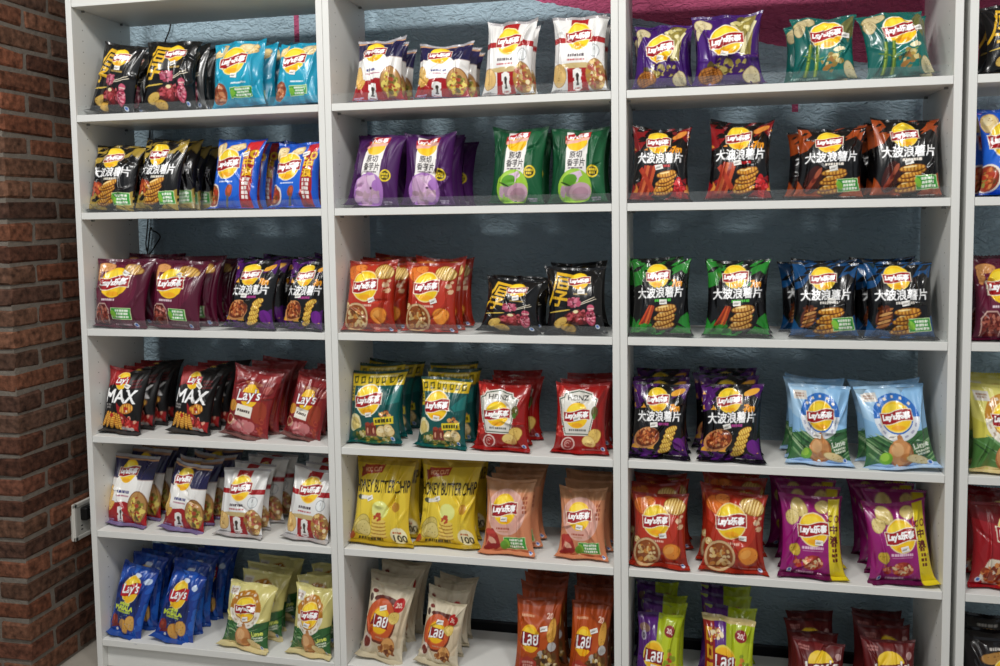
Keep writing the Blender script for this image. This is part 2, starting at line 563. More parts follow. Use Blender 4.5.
    def glabel(self, x, y, w, h, rot=0):
        self.rect(x - .01, y - .01, x + w + .01, y + h + .01, '#cfe8b0', rot); self.rect(x, y, x + w, y + h, '#3a9c3a', rot)
        self.ell(x + w * .1, y + h * .45, w * .14, h * .4, '#86c440', 30)
        self.lines(x + w * .58, y + h * .5, w * .66, 3, '#eef7e6', h * .2, rot)
        return self

    def qs(self, x, y):
        """the small pale mark in the lower corner"""
        self.ell(x, y, .035, .04, '#dfe6f2'); self.ell(x, y + .005, .022, .026, '#3f6fc0')
        return self

    def stripes(self, y0, y1, c, n, seed, sl=.5):
        R = random.Random(seed)
        for _ in range(n):
            x, y = R.uniform(-.05, 1.0), R.uniform(y0, y1)
            l, t = R.uniform(.12, .3), R.uniform(.02, .06)
            self.poly([(x, y), (x + l * .45, y + l * sl * .5 + t), (x + l, y + l * sl + t * .3), (x + l * .5, y + l * sl * .35 - t * .6)], c)
        return self

    def flames(self, y, c, n, seed, hmax=.16, c2=None):
        R = random.Random(seed)
        for _ in range(n):
            x = R.uniform(0, 1); h = R.uniform(.4, 1) * hmax; w = R.uniform(.03, .06)
            self.poly([(x - w, y), (x - w * .3, y + h * .5), (x + R.uniform(-.03, .05), y + h), (x + w * .6, y + h * .4), (x + w, y)], c)
            if c2: self.poly([(x - w * .5, y), (x, y + h * .55), (x + w * .4, y)], c2)
        return self

    def emblem(self, cx, cy, s=1.0, rot=0):
        """white rounded frame with a dark cup in it"""
        for dy in (-.065, .065):
            self.ell(cx, cy + dy * s, .07 * s, .065 * s, '#f4f2ee'); self.rect(cx - .068 * s, cy + (dy - .045) * s, cx + .068 * s, cy + (dy + .045) * s, '#f4f2ee')
        self.rect(cx - .052 * s, cy - .06 * s, cx + .052 * s, cy + .06 * s, '#f4f2ee')
        self.ell(cx, cy + .04 * s, .026 * s, .032 * s, '#3a2f28'); self.poly([(cx - .02 * s, cy + .03 * s), (cx + .02 * s, cy + .03 * s), (cx + .012 * s, cy - .05 * s), (cx - .012 * s, cy - .05 * s)], '#3a2f28')
        self.rect(cx - .024 * s, cy - .07 * s, cx + .024 * s, cy - .045 * s, '#3a2f28')
        self.lines(cx, cy - .1 * s, .09 * s, 1, '#9c1a22', .016 * s)
        return self


def d_meat():
    a = Art('#101012', 1)
    a.poly([(.05, 0), (.95, 0), (.95, .08), (.05, .08)], '#1c1b1d')
    a.text('厚', .25, .83, .34, .62, '#e3b32a', .03, -8, .18)
    a.ell(.22, .45, .2, .012, '#d8b850', 8)
    a.logo(.60, 1.0, .165, rim=None, flat=.92)
    a.lines(.62, .76, .26, 1, '#a98c4a', .03)
    a.rect(.5, .622, .9, .634, '#e4d9c2', 24); a.rect(.52, .6, .92, .612, '#e4d9c2', 20)
    a.pile(.48, .60, .12, .08, ['#b8506a', '#d07a90', '#8c2f44'], 22, .05, 1)
    a.ell(.56, .33, .27, .13, '#4a1418'); a.pile(.55, .35, .22, .1, ['#9c3436', '#c05a62', '#6a1a1e', '#b4464c', '#80262a'], 60, .045, 2)
    a.ell(.52, .44, .05, .03, '#efe0b0')
    a.ell(.79, .34, .085, .15, '#b8405c'); a.ell(.80, .51, .065, .06, '#c85a74'); a.pile(.79, .36, .06, .12, ['#d97c90', '#a83450', '#e79aa8', '#7a2338'], 34, .026, 3)
    a.rect(.75, .485, .86, .505, '#e8c8c0'); a.rect(.735, .44, .855, .455, '#5e1522')
    a.chip(.24, .25, .12, .085, 30, '#d9b45c', '#8f6a22'); a.chip(.38, .15, .13, .08, -10, '#d2a648', '#8f6a22')
    a.qs(.88, .17)
    return a


def d_cyan():
    a = Art('#1797b8', 2)
    a.rect(0, 0, 1, .12, '#1286a6'); a.ell(.3, .6, .5, .4, '#1a9fbf')
    a.chip(.16, 1.08, .17, .10, 40); a.chip(.72, 1.10, .2, .09, -12); a.chip(.82, 1.02, .09, .07, 20)
    a.logo(.46, .86, .25, wide=1.1)
    a.ell(.17, .31, .19, .2, '#39a6c0'); a.ell(.17, .30, .17, .18, '#8c4a2e'); a.pile(.17, .30, .13, .14, ['#b5633e', '#a04c2c', '#cf8a5e', '#7a3620', '#d9a07a'], 44, .04, 3)
    a.glabel(.42, .22, .42, .15); a.lines(.6, .45, .3, 1, '#e4f3f6', .022)
    return a


def wave(acc, acc2, seed, food, seven, label, sub, flame=True, logoy=.99):
    a = Art('#0d0c0e', seed)
    a.stripes(.98, 1.26, acc, 9, seed); a.stripes(.0, .28, acc, 9, seed + 3)
    a.poly([(0, .80), (0, 1.2), (.16, 1.24), (.25, 1.0), (.12, .84)], acc); a.poly([(.7, 1.0), (.82, 1.22), (1.0, 1.26), (.96, 1.0), (.86, 1.08)], acc)
    a.poly([(.62, .08), (.98, .08), (.98, .42), (.86, .34), (.78, .2)], acc)
    a.poly([(.0, .06), (.45, .06), (.3, .16), (.1, .2), (0, .34)], acc)
    a.stripes(.88, 1.26, '#0d0c0e', 7, seed + 5); a.stripes(.02, .36, '#0d0c0e', 6, seed + 6, -.5)
    if flame:
        a.flames(.84, acc2, 6, seed, .1); a.flames(1.08, acc2, 4, seed + 1, .1); a.flames(.18, acc2, 9, seed + 2, .16)
        a.ell(.82, 1.12, .13, .05, acc2, 18)
    a.logo(.46, logoy, .185, rim='#f7d75a', wide=1.12)
    a.text('大波浪薯片', .5, .725, .82, .17, '#ffffff', .03, 3, .05, out='#0d0c0e', ow=2)
    if seven: a.text('7m', .80, .875, .17, .11, '#f2a01e', .05, 4, .15, out='#5a2406', ow=1)
    a.lines(.55, .60, .30, 1, sub, .04, 3)
    food(a)
    if label: a.glabel(.62, .17, .32, .19, 5)
    a.lines(.72, .07, .3, 1, '#cfcac6', .022)
    return a


def f_fries(a):
    a.pile(.2, .42, .12, .12, ['#c2562a', '#9a3a1e', '#e08a4a', '#b84a2a'], 26, .05, 5); a.fries(.42, .2, 6, .36, 14, .022, .062)


def f_bowl(a):
    a.ell(.27, .36, .25, .17, '#c98a54', 18); a.ell(.29, .37, .225, .145, '#6b2c12', 18)
    a.pile(.28, .38, .19, .125, ['#c26a34', '#a44a22', '#d98c50', '#8c3818', '#e2a46a'], 70, .028, 8)
    for i in range(5): a.wchip(.60 + i * .035, .18 + i * .085, .12, .05, 24, '#f6d564', '#c48a28', 6)
    a.ell(.86, .28, .1, .11, '#6a1a86')


def f_bacon(a):
    for i in range(4):
        x = .2 + i * .055
        a.poly([(x - .1, .14), (x - .05, .14), (x + .08, .58), (x + .02, .6)], ['#a83420', '#d2683a', '#8e2416', '#c4512c'][i])
    a.poly([(.12, .52), (.18, .57), (.42, .22), (.36, .18)], '#b23a22')
    a.fries(.58, .2, 5, .32, 16, .024, .068)
    a.pile(.86, .27, .085, .13, ['#c41e22', '#e0484a', '#94121a'], 26, .05, 6)


def f_green(a):
    for i in range(4): a.poly([(.12 + i * .05, .2), (.15 + i * .05, .19), (.34 + i * .02, .5), (.3 + i * .02, .52)], ['#c4461e', '#8e2a14', '#d8642e', '#a63a1c'][i])
    a.fries(.55, .2, 5, .34, 14, .022, .07, '#e4b25c', '#a86c2a')
    a.pile(.25, .14, .2, .07, ['#2c8a2c', '#48aa3c', '#1c6a22'], 24, .05, 4)


def f_ribs(a):
    a.ell(.24, .34, .13, .24, '#3c120c', -14)
    for i in range(4): a.ell(.2 + i * .035, .24 + i * .07, .1, .035, ['#7a2a1a', '#96402a', '#6a2014', '#a8553a'][i], 62)
    a.fries(.52, .17, 5, .36, 12, .018, .075, '#dfa23e', '#a0641c')


def f_squid(a):
    a.ell(.23, .36, .12, .17, '#5a2a16', -15)
    for i in range(5): a.ell(.22 + .01 * i, .24 + i * .06, .1, .022, ['#b4713c', '#d09a5a'][i % 2], 18)
    a.pile(.22, .5, .07, .06, ['#7a3a1e', '#54240f'], 12, .03, 9)
    a.fries(.54, .17, 5, .38, 12, .02, .075, '#dfa03a', '#a0621a')


def d_gold(): return wave('#a88d38', '#a88d38', 3, f_fries, False, True, '#e8e2d2', False)
def d_purple(): return wave('#4a1464', '#e8a83a', 6, f_bowl, True, False, '#a83a86')
def d_red(): return wave('#86141a', '#d88a3a', 9, f_bacon, True, False, '#c42226')
def d_green(): return wave('#26802c', '#26802c', 12, f_green, True, False, '#4fbf46', True)
def d_orange(): return wave('#9c4218', '#9c4218', 15, f_ribs, False, True, '#eee6da', False)
def d_blue_wave(): return wave('#104474', '#104474', 18, f_squid, False, True, '#eee8e0', False)


def d_blue():
    a = Art('#1557c4', 4)
    a.ell(.4, .55, .4, .35, '#1a63d2')
    a.chip(.14, 1.05, .14, .13, 50); a.chip(.52, 1.10, .16, .07, 8)
    a.poly([(.68, .05), (.90, .05), (.93, 1.2), (.71, 1.2)], '#a31a20'); a.poly([(.72, 1.05), (.93, 1.0), (.95, 1.24), (.74, 1.22)], '#d02a30')
    a.text('C O', .82, .98, .27, .13, '#f2bf1c', .05, -4, 0, '#7a3c08', 1); a.text('中', .81, .83, .19, .15, '#f2bf1c', .06, 0, 0, '#7a3c08', 1); a.text('浪', .81, .67, .18, .15, '#f2bf1c', .06, 0, 0, '#7a3c08', 1)
    for i in range(5): a.lines(.80, .54 - i * .075, .13, 1, '#f4ece6', .055)
    a.logo(.36, .80, .25, rim='#f4ead0', wide=1.1)
    a.lines(.38, .49, .32, 1, '#dfe8f6', .026)
    a.ell(.08, .27, .18, .2, '#efe3d2'); a.ell(.07, .27, .155, .175, '#9a3a1e'); a.pile(.08, .27, .12, .13, ['#c2582c', '#7a4a1e', '#8f8a3a', '#b23a1e', '#d98a4a'], 34, .04, 2)
    a.ell(.47, .34, .07, .11, '#a4522e', -25); a.ell(.48, .36, .04, .06, '#d2603a', -25); a.poly([(.36, .08), (.40, .07), (.46, .26), (.42, .27)], '#6a6a58')
    return a


def d_maroon():
    a = Art('#54122c', 5)
    a.ell(.45, .75, .42, .4, '#641634')
    a.chip(.20, 1.10, .15, .075, 5, '#d99a5e', '#a8652e'); a.chip(.10, .98, .05, .12, 0, '#d99a5e', '#a8652e'); a.wchip(.72, 1.06, .19, .085, -14, '#dcb25e', '#a5782e')
    a.logo(.43, .83, .265, rim=None, wide=1.02)
    a.lines(.36, .53, .28, 1, '#e8d2da', .032)
    a.poly([(.08, .1), (.06, .36), (.14, .47), (.3, .47), (.38, .36), (.36, .1)], '#c9a59a'); a.poly([(.09, .1), (.08, .35), (.15, .45), (.29, .45), (.365, .35), (.35, .1)], '#5e1a18')
    a.pile(.22, .27, .13, .15, ['#8a3a2e', '#74261f', '#a2503e', '#5a1814', '#b8705c'], 70, .03, 7)
    a.glabel(.43, .2, .36, .18); a.lines(.62, .1, .3, 1, '#c8a8b2', .03); a.qs(.84, .1)
    return a


def d_max():
    a = Art('#0f0d0e', 6)
    a.poly([(0, .85), (0, 1.28), (.55, 1.28), (.36, 1.1), (.22, .95)], '#8c1a1e'); a.poly([(.05, 1.0), (.2, 1.2), (.3, 1.12), (.12, .92)], '#a8282a')
    a.lines(.8, 1.0, .26, 3, '#5e1a1e', .04, 8)
    a.en_logo(.42, 1.03, .16, rot=5)
    a.text('MAX', .47, .74, .84, .25, '#ffffff', .07, 2, .08, out='#0f0d0e', ow=2)
    a.lines(.16, .53, .2, 2, '#8a8684', .035)
    a.poly([(.4, .62), (.52, .2), (.95, .1), (.98, .3), (.7, .3), (.55, .5)], '#9c1c20')
    a.wchip(.68, .52, .18, .1, 10, '#f2b84a', '#b8702a', 6); a.pile(.68, .5, .06, .05, ['#b4221e', '#e8d9c2'], 8, .03, 1)
    a.pile(.72, .24, .22, .12, ['#a81c20', '#d04440', '#7a1216', '#c03028', '#e0a08a'], 54, .04, 11)
    for i in range(5): a.wchip(.12 + i * .1, .28 - i * .012, .17, .05, 62 + i * 9, '#f3bb4c', '#c27a2a', 8)
    a.ell(.3, .36, .04, .045, '#b4221e')
    a.rect(0, 0, 1, .1, '#3a3838'); a.rect(.55, .11, .86, .16, '#b9b2ae')
    return a


def d_redus():
    a = Art('#7e1c20', 7)
    a.rect(0, 1.08, 1, 1.28, '#8f2a2c'); a.lines(.25, 1.13, .24, 2, '#a85a58', .025); a.ell(.5, 1.02, .22, .04, '#9c5a3a'); a.ell(.86, .95, .09, .07, '#a8504a')
    a.poly([(.1, .55), (.1, .7), (.9, .84), (.98, .3), (.8, .2)], '#8e2420')
    a.ell(.15, .58, .12, .1, '#c98a30'); a.ell(.78, .55, .16, .2, '#9a3a22')
    a.ell(.5, .80, .2, .21, '#f2c224'); a.rect(.22, .70, .8, .86, '#9c1820', 6)
    a.text("Lay's", .48, .79, .52, .25, '#ffffff', .04, 8, .12, out='#5c0a10', ow=2)
    a.rect(.26, .42, .62, .62, '#efe9dc', -3); a.lines(.44, .52, .3, 1, '#4a3a34', .045, -3)
    a.pile(.5, .25, .3, .1, ['#b4545a', '#c87a7c', '#8a2c30', '#d49a92'], 30, .07, 3); a.ell(.36, .24, .09, .12, '#c0686c'); a.ell(.6, .25, .14, .1, '#c87678', 20); a.ell(.36, .26, .05, .08, '#d09090')
    a.ell(.14, .33, .1, .1, '#c9a27c'); a.ell(.14, .34, .08, .075, '#8a1e1c'); a.pile(.85, .3, .08, .15, ['#8c2a20', '#a8442e'], 18, .04, 6)
    a.rect(0, 0, 1, .11, '#7a5450')
    return a


def d_navy():
    a = Art('#e9e7e4', 8)
    a.rect(0, .84, 1, 1.28, '#1f1c48'); a.rect(0, 1.2, 1, 1.28, '#a9a7ac'); a.rect(0, 1.17, 1, 1.195, '#c9956a'); a.rect(0, .835, 1, .848, '#c9b6b0')
    a.ell(.45, .7, .3, .26, '#f4f2ee')
    a.logo(.42, .97, .2, rim=None, wide=1.12)
    a.lines(.43, .62, .3, 1, '#3a3a7a', .045); a.lines(.43, .55, .34, 1, '#b0607a', .028)
    a.poly([(0, .0), (1, .0), (1, .35), (.7, .42), (.5, .46), (.25, .42), (0, .3)], '#a3181e')
    a.chip(.09, .5, .12, .2, 12, '#e8c070', '#b98034'); a.chip(.16, .36, .11, .07, 40, '#e2b35c', '#a8702a')
    a.ell(.8, .38, .21, .28, '#8a5a34'); a.ell(.8, .38, .19, .26, '#b88a50'); a.pile(.8, .34, .15, .21, ['#d8b83c', '#8a8a2a', '#b45a30', '#e4d06a', '#6a5a1e', '#a8432a'], 60, .045, 8)
    a.emblem(.42, .22, 1.2)
    a.rect(0, 0, 1, .07, '#7a6e9a'); a.lines(.14, .1, .2, 2, '#c8b8d8', .02)
    return a


def d_fifa():
    a = Art('#e6e5e3', 9)
    a.rect(.34, .95, .66, 1.22, '#a8141b'); a.rect(0, .80, 1, .885, '#a8141b'); a.rect(0, 1.21, 1, 1.28, '#a8a4a6')
    a.logo(.5, .90, .22, rim='#f2e3ac', wide=1.1)
    a.lines(.46, .60, .32, 1, '#4a3a44', .045); a.lines(.46, .53, .34, 1, '#b8424a', .026)
    a.ell(.82, .66, .1, .1, '#a9adb0'); a.ell(.82, .66, .085, .085, '#e9ecec'); a.rect(.815, .66, .825, .72, '#777b80')
    a.rect(0, 0, 1, .1, '#b3b0b0'); a.rect(.3, .06, .68, .42, '#a3161c'); a.ell(.5, .44, .4, .04, '#c9b27c')
    a.chip(.13, .31, .15, .17, 10, '#e4bf7a', '#b08242')
    a.ell(.83, .3, .18, .24, '#a8804a'); a.pile(.83, .3, .16, .21, ['#e2c27c', '#c06a5a', '#8a5a34', '#efe0b4', '#b8893a', '#a84c3a'], 80, .036, 4)
    a.emblem(.49, .24, 1.25)
    a.lines(.12, .09, .16, 2, '#8a8688', .018)
    return a


def d_masala():
    a = Art('#123a94', 10)
    R = random.Random(3)
    for i in range(26): a.ell(.5 + .52 * math.cos(i * .245), .62 + .6 * math.sin(i * .245), R.uniform(.06, .11), R.uniform(.04, .09), R.choice(['#1d55b4', '#2664c4', '#1a4aa6']), R.uniform(0, 180))
    a.ell(.48, .62, .38, .48, '#0d2466'); a.pile(.5, .6, .38, .45, ['#12307e', '#0b1e58'], 40, .07, 2)
    a.ell(.55, 1.1, .09, .04, '#dfe8f6'); a.ell(.85, 1.03, .08, .05, '#c8d8ee')
    a.en_logo(.5, .86, .22, rot=8, sz=1.0)
    a.text('MASALA', .45, .54, .52, .07, '#d6e84a', .05, 2); a.lines(.45, .61, .28, 1, '#d6e84a', .045, 2); a.lines(.46, .475, .42, 1, '#b8cc3a', .032, 2)
    a.ell(.18, .28, .12, .12, '#8a2a1e'); a.ell(.15, .31, .06, .05, '#b4482e'); a.poly([(.1, .12), (.4, .2), (.42, .26), (.14, .2)], '#7a2218'); a.ell(.3, .13, .03, .03, '#efe6da')
    a.chip(.5, .22, .14, .15, 10, '#dba24c', '#9a6424'); a.chip(.7, .31, .13, .15, -30, '#e2ad58', '#9a6424')
    a.rect(0, 0, 1, .07, '#2a4f9c')
    for _ in range(26): a.ell(R.uniform(.1, .9), R.uniform(.1, .7), .007, .007, '#9cc0ea')
    return a


def ringbag(top, top2, ring, arc, field, base, seed, lime):
    a = Art(top, seed)
    a.ell(.3, 1.0, .4, .3, top2)
    a.poly([(0, 0), (1, 0), (1, .62), (.8, .58), (.5, .48), (.2, .54), (0, .50)], field)
    R = random.Random(seed)
    for i in range(30):
        x = R.uniform(0, 1); y = R.uniform(.14, .5)
        a.ell(x, y, R.uniform(.08, .2), R.uniform(.006, .012), R.choice(['#5f8f58', '#7fa872', '#22492a', '#1c3d24', '#a4c094']), (-32 if x < .5 else 30) + R.uniform(-8, 8))
    a.ring(.5, .78, .0, .35, arc, 180, 360); a.ring(.5, .78, 0, .35, ring, 0, 180)
    a.ring(.5, .78, 0, .245, ring)
    for i in range(5):
        w = math.radians(40 + i * 25); a.rect(.5 + .298 * math.cos(w) - .02, .78 + .298 * math.sin(w) - .02, .5 + .298 * math.cos(w) + .02, .78 + .298 * math.sin(w) + .02, '#efe3cc', math.degrees(w) - 90)
    for i in range(7):
        if i == 3: continue
        w = math.radians(200 + i * 23); a.rect(.5 + .298 * math.cos(w) - .03, .78 + .298 * math.sin(w) - .015, .5 + .298 * math.cos(w) + .03, .78 + .298 * math.sin(w) + .015, '#a9aac0' if lime else '#c4aa90', math.degrees(w) + 90)
    a.logo(.5, .79, .215, rim='#f8e08a', wide=1.12)
    a.rect(.06, 1.02, .28, 1.15, '#d9d4cc'); a.lines(.17, 1.085, .16, 2, '#a88a7a', .025)
    a.poly([(0, 0), (1, 0), (1, .12), (.8, .15), (.5, .09), (.2, .13), (0, .08)], base)
    # smooth tan potato with a swirl on top
    a.ell(.5, .26, .19, .2, '#a8663a'); a.ell(.49, .28, .165, .185, '#d2935a'); a.ell(.45, .32, .09, .1, '#e4b27c'); a.ell(.56, .2, .08, .06, '#b8773f', 30); a.poly([(.44, .42), (.5, .55), (.54, .5), (.57, .42)], '#c98c54'); a.ell(.5, .5, .04, .03, '#b47846')
    if lime: a.ell(.28, .2, .09, .09, '#6fae2c'); a.ell(.26, .22, .06, .06, '#9ccc48')
    a.chip(.73, .17, .16, .07, -12, '#e8d098', '#b8984e')
    a.text('Lime' if lime else 'Lime', .82, .38, .24, .08, '#e6ee6a' if not lime else '#e8f0e0', .03, 14); a.lines(.84, .28, .22, 2, '#dfe8d0', .03, 14)
    a.qs(.9, .12)
    return a


def d_olive(): return ringbag('#d6cb80', '#dcd28c', '#b8791e', '#ece6d8', '#2f6233', '#d8c894', 21, False)
def d_sky(): return ringbag('#8dbbe2', '#a6cbe8', '#2f6fc0', '#dfe4ea', '#3a6b3e', '#a9c6e6', 22, True)
def d_field(): return ringbag('#d8cf58', '#e2da78', '#c88a28', '#efe8da', '#4a7a3a', '#d9c690', 23, False)


def taro(bg, bg2, ball, fl, seed):
    a = Art(bg, seed)
    a.ell(.8, .6, .25, .6, bg2)
    a.poly([(.26, .4), (.66, .4), (.68, 1.2), (.28, 1.2)], '#eae6e2')
    a.ell(.47, 1.02, .2, .15, '#f2c21e'); a.poly([(.25, 1.0), (.35, 1.08), (.7, 1.1), (.7, 1.2), (.45, 1.2), (.25, 1.13)], '#b8181f'); a.poly([(.26, .99), (.69, 1.05), (.69, 1.10), (.26, 1.05)], '#e8b0a4')
    a.text("Lay's乐事", .475, 1.12, .38, .095, '#ffffff', .035, 6)
    a.text('原切', .46, .81, .24, .11, '#2a2228', .03); a.text('香芋片', .47, .68, .34, .12, '#2a2228', .03); a.lines(.46, .59, .28, 1, '#6a5a66', .025)
    a.ell(.45, .29, .31, .29, ball); a.ell(.4, .36, .2, .18, fl); a.pile(.45, .2, .22, .13, [fl, '#b89aaa', '#a58898'], 26, .08, seed)
    a.poly([(.36, .5), (.56, .55), (.62, .42), (.48, .36)], '#dcbfd8'); a.ell(.62, .38, .1, .09, ball); a.ell(.5, .33, .03, .02, '#3a1a3a')
    a.ell(.78, .54, .11, .10, '#e6c92a'); a.ell(.78, .54, .085, .075, '#3a3416'); a.lines(.78, .54, .13, 2, '#e6c92a', .032)
    a.lines(.82, .11, .16, 2, '#a89ab0', .02)
    return a


def d_taro(): return taro('#3e134f', '#471858', '#a874bc', '#c8a2c6', 31)


def d_gtaro():
    a = taro('#0f4a2c', '#125632', '#9ac63c', '#a8d24c', 33)
    a.ell(.55, .22, .2, .14, '#c8a2b4', 10); a.ell(.55, .2, .15, .09, '#b48c9e', 10); a.ell(.36, .4, .14, .09, '#5a9a2a', 15); a.ell(.28, .34, .1, .012, '#1e2a12', -20)
    return a


def d_noodle():
    a = Art('#a42a18', 12)
    a.rect(0, 1.2, 1, 1.28, '#8e2216'); a.pile(.5, .15, .5, .15, ['#8e2414', '#a42c1a', '#7a1c10'], 40, .09, 1)
    a.ell(.46, .78, .42, .42, '#b83420')
    a.chip(.16, 1.04, .13, .14, 20, '#e0762c', '#a84a14'); a.chip(.3, 1.13, .13, .07, -8, '#e6863a', '#a84a14'); a.wchip(.78, 1.06, .2, .12, -14, '#efd287', '#b98a3a', 8)
    a.logo(.44, .82, .25, rim='#f2d89a', yel='#eec41a', wide=1.02)
    a.lines(.46, .485, .26, 1, '#f0c8b4', .035)
    a.pile(.9, .8, .06, .12, ['#d8b08a', '#a84a2a', '#e0c8a8'], 14, .04, 4); a.chip(.06, .48, .06, .06, 0)
    a.bowl(.27, .27, .26, rim='#cfae82', cols=('#b0622a', '#d8b878', '#8a4a22', '#c9863c', '#e0c896'))
    a.chip(.74, .32, .18, .14, 30, '#e28a30', '#a8520f'); a.ell(.7, .34, .1, .06, '#eca24a', 30)
    a.lines(.74, .1, .26, 1, '#d8a090', .025); a.qs(.9, .08)
    return a


def d_teal():
    a = Art('#0f5250', 13)
    a.rect(0, 1.0, 1, 1.22, '#d3b51e'); a.poly([(0, .75), (.1, .75), (.1, 1.05), (0, 1.05)], '#d3b51e'); a.rect(0, 1.2, 1, 1.28, '#15403a')
    for i in range(7): a.rect(.06 + i * .135, 1.04, .14 + i * .135, 1.16, '#4a4a10', 12); a.rect(.085 + i * .135, 1.07, .12 + i * .135, 1.13, '#d3b51e', 12)
    a.lines(.6, 1.16, .5, 1, '#eee0a0', .035); a.lines(.05, .9, .07, 4, '#3a4a18', .035)
    a.poly([(.72, .75), (.98, .98), (.98, .72), (.8, .68)], '#1a726e')
    a.logo(.40, .76, .25, rim='#f0eede', wide=1.06)
    a.ell(.13, .38, .13, .16, '#e9dfae', 15); a.ell(.14, .37, .09, .115, '#d9c374', 15)
    a.ell(.5, .18, .42, .15, '#2a5a3a'); a.pile(.5, .16, .38, .1, ['#a8923c', '#c2a84e', '#5a6a2a', '#8a7a2e', '#d8c890'], 60, .04, 5)
    for x in (.4, .52): a.rect(x - .05, .16, x + .06, .36, '#7a2418'); a.ell(x + .005, .36, .055, .03, '#9c3a26'); a.ell(x, .25, .02, .05, '#d89a7a')
    a.chip(.68, .24, .11, .09, 0); a.chip(.82, .26, .11, .1, 20); a.pile(.8, .5, .12, .07, ['#b4683a', '#d8a05a', '#8a3a1e'], 20, .045, 3)
    a.rect(.54, .36, .92, .48, '#e6cf2a', 5); a.lines(.73, .42, .32, 1, '#3a3a12', .06, 5)
    a.qs(.86, .12)
    return a


def d_ketchup():
    a = Art('#981816', 14)
    a.pile(.1, 1.12, .12, .08, ['#d8504a', '#e8b0a0', '#b82824'], 16, .04, 2); a.rect(0, 1.22, 1, 1.28, '#8e1614')

    def crest(s, c):
        cx, cy = .45, .74
        p = [(.2, 1.08), (.45, 1.14), (.7, 1.08), (.72, 1.02), (.82, .98), (.76, .66), (.68, .38), (.22, .38), (.14, .66), (.08, .98), (.18, 1.02)]
        return a.poly([(cx + (x - cx) * s, cy + (y - cy) * s) for x, y in p], c)
    crest(1.08, '#e6e2da'); crest(1.03, '#2f4a34'); crest(.98, '#dedbd2')
    a.text('HEINZ', .45, 1.02, .4, .085, '#2a2a2a', .04); a.lines(.45, .94, .1, 1, '#4a4a4a', .03)
    a.logo(.44, .71, .23, rim=None, wide=1.14)
    a.lines(.46, .45, .34, 1, '#5a5a58', .035); a.ell(.8, .78, .07, .1, '#5a5424'); a.ell(.8, .7, .03, .05, '#4a7a2a')
    a.pile(.1, .42, .1, .1, ['#c2302a', '#e0645a', '#8c1412'], 14, .05, 4)
    a.chip(.8, .36, .13, .13, 30, '#ecc86a', '#c09038'); a.chip(.68, .25, .13, .11, -20, '#f2d684', '#c09038')
    a.ring(.28, .2, .1, .125, '#e6c8c0'); a.ring(.28, .2, .05, .07, '#d8a098', 30, 300); a.ring(.27, .2, .015, .03, '#d8a098', 0, 200)
    a.lines(.7, .1, .34, 1, '#d29a94', .025); a.qs(.92, .12)
    return a


def d_honey():
    a = Art('#d8b82c', 15)
    a.rect(0, 1.14, 1, 1.28, '#b09024'); a.rect(0, 0, 1, .09, '#b89a28'); a.ell(.5, .6, .45, .45, '#e3c638')
    a.ell(.3, .48, .3, .38, '#e8cc40')
    a.poly([(.16, .99), (.48, 1.03), (.52, 1.14), (.16, 1.12), (.1, 1.05)], '#b03a1e'); a.poly([(.1, .94), (.2, .99), (.18, 1.09), (.08, 1.08)], '#8e2c16'); a.text('HCC CUT', .32, 1.065, .3, .055, '#e8a87c', .03, 5)
    a.text('HONEY BUTTER CHIP', .5, .845, .98, .17, '#2a2210', .03, 2)
    a.ell(.14, .68, .08, .035, '#4a5248'); a.rect(.16, .655, .34, .705, '#e9e6da')
    a.ell(.52, .53, .15, .12, '#dfe07a'); a.ell(.52, .53, .14, .11, '#e6e88c'); a.ell(.8, .58, .06, .07, '#c08a2e')
    a.chip(.2, .3, .16, .14, 20, '#d4c06a', '#9c8a3a'); a.chip(.24, .26, .13, .12, -30, '#dccb80', '#9c8a3a')
    for i in range(5): a.ell(.5, .16 + i * .05, .13, .035, '#b4802a'); a.ell(.5, .172 + i * .05, .125, .03, '#eacb62')
    a.pile(.48, .42, .06, .04, ['#b84a2a', '#d06a3e'], 10, .035, 2)
    a.ell(.83, .19, .13, .11, '#efe6bc'); a.text('100', .85, .15, .2, .09, '#2c2414', .04); a.lines(.82, .23, .14, 1, '#c06a3a', .03)
    a.lines(.36, .115, .4, 1, '#4a3c14', .04); a.ell(.05, .14, .05, .06, '#b4542a')
    return a


def d_peach():
    a = Art('#d08e68', 16)
    a.rect(0, 1.06, 1, 1.28, '#b48460'); a.poly([(0, 0), (1, 0), (1, .7), (.6, .45), (0, .75)], '#cf8660')
    a.ell(.47, .73, .41, .38, '#dcaea0'); a.ell(.46, .73, .37, .345, '#d9a596')
    a.logo(.44, .78, .25, rim=None, yel='#f0c61e', red='#9c1c22', wide=1.1)
    a.lines(.42, .46, .28, 1, '#a8523e', .028); a.lines(.42, .41, .22, 1, '#c08a70', .02)
    a.lines(.87, .86, .1, 4, '#a85a40', .05)
    a.poly([(.03, .42), (.2, .46), (.32, .34), (.38, .16), (.3, .1), (.08, .14)], '#9c2a26'); a.ell(.16, .38, .12, .06, '#b43c34', -20); a.ell(.2, .25, .1, .05, '#d8a48c', -30); a.ell(.2, .15, .16, .05, '#8a1e20', 12); a.rect(.1, .16, .12, .34, '#c86a58', -14)
    a.glabel(.44, .13, .44, .19, 2); a.ell(.44, .18, .07, .08, '#6aa83a')
    a.qs(.92, .07)
    return a


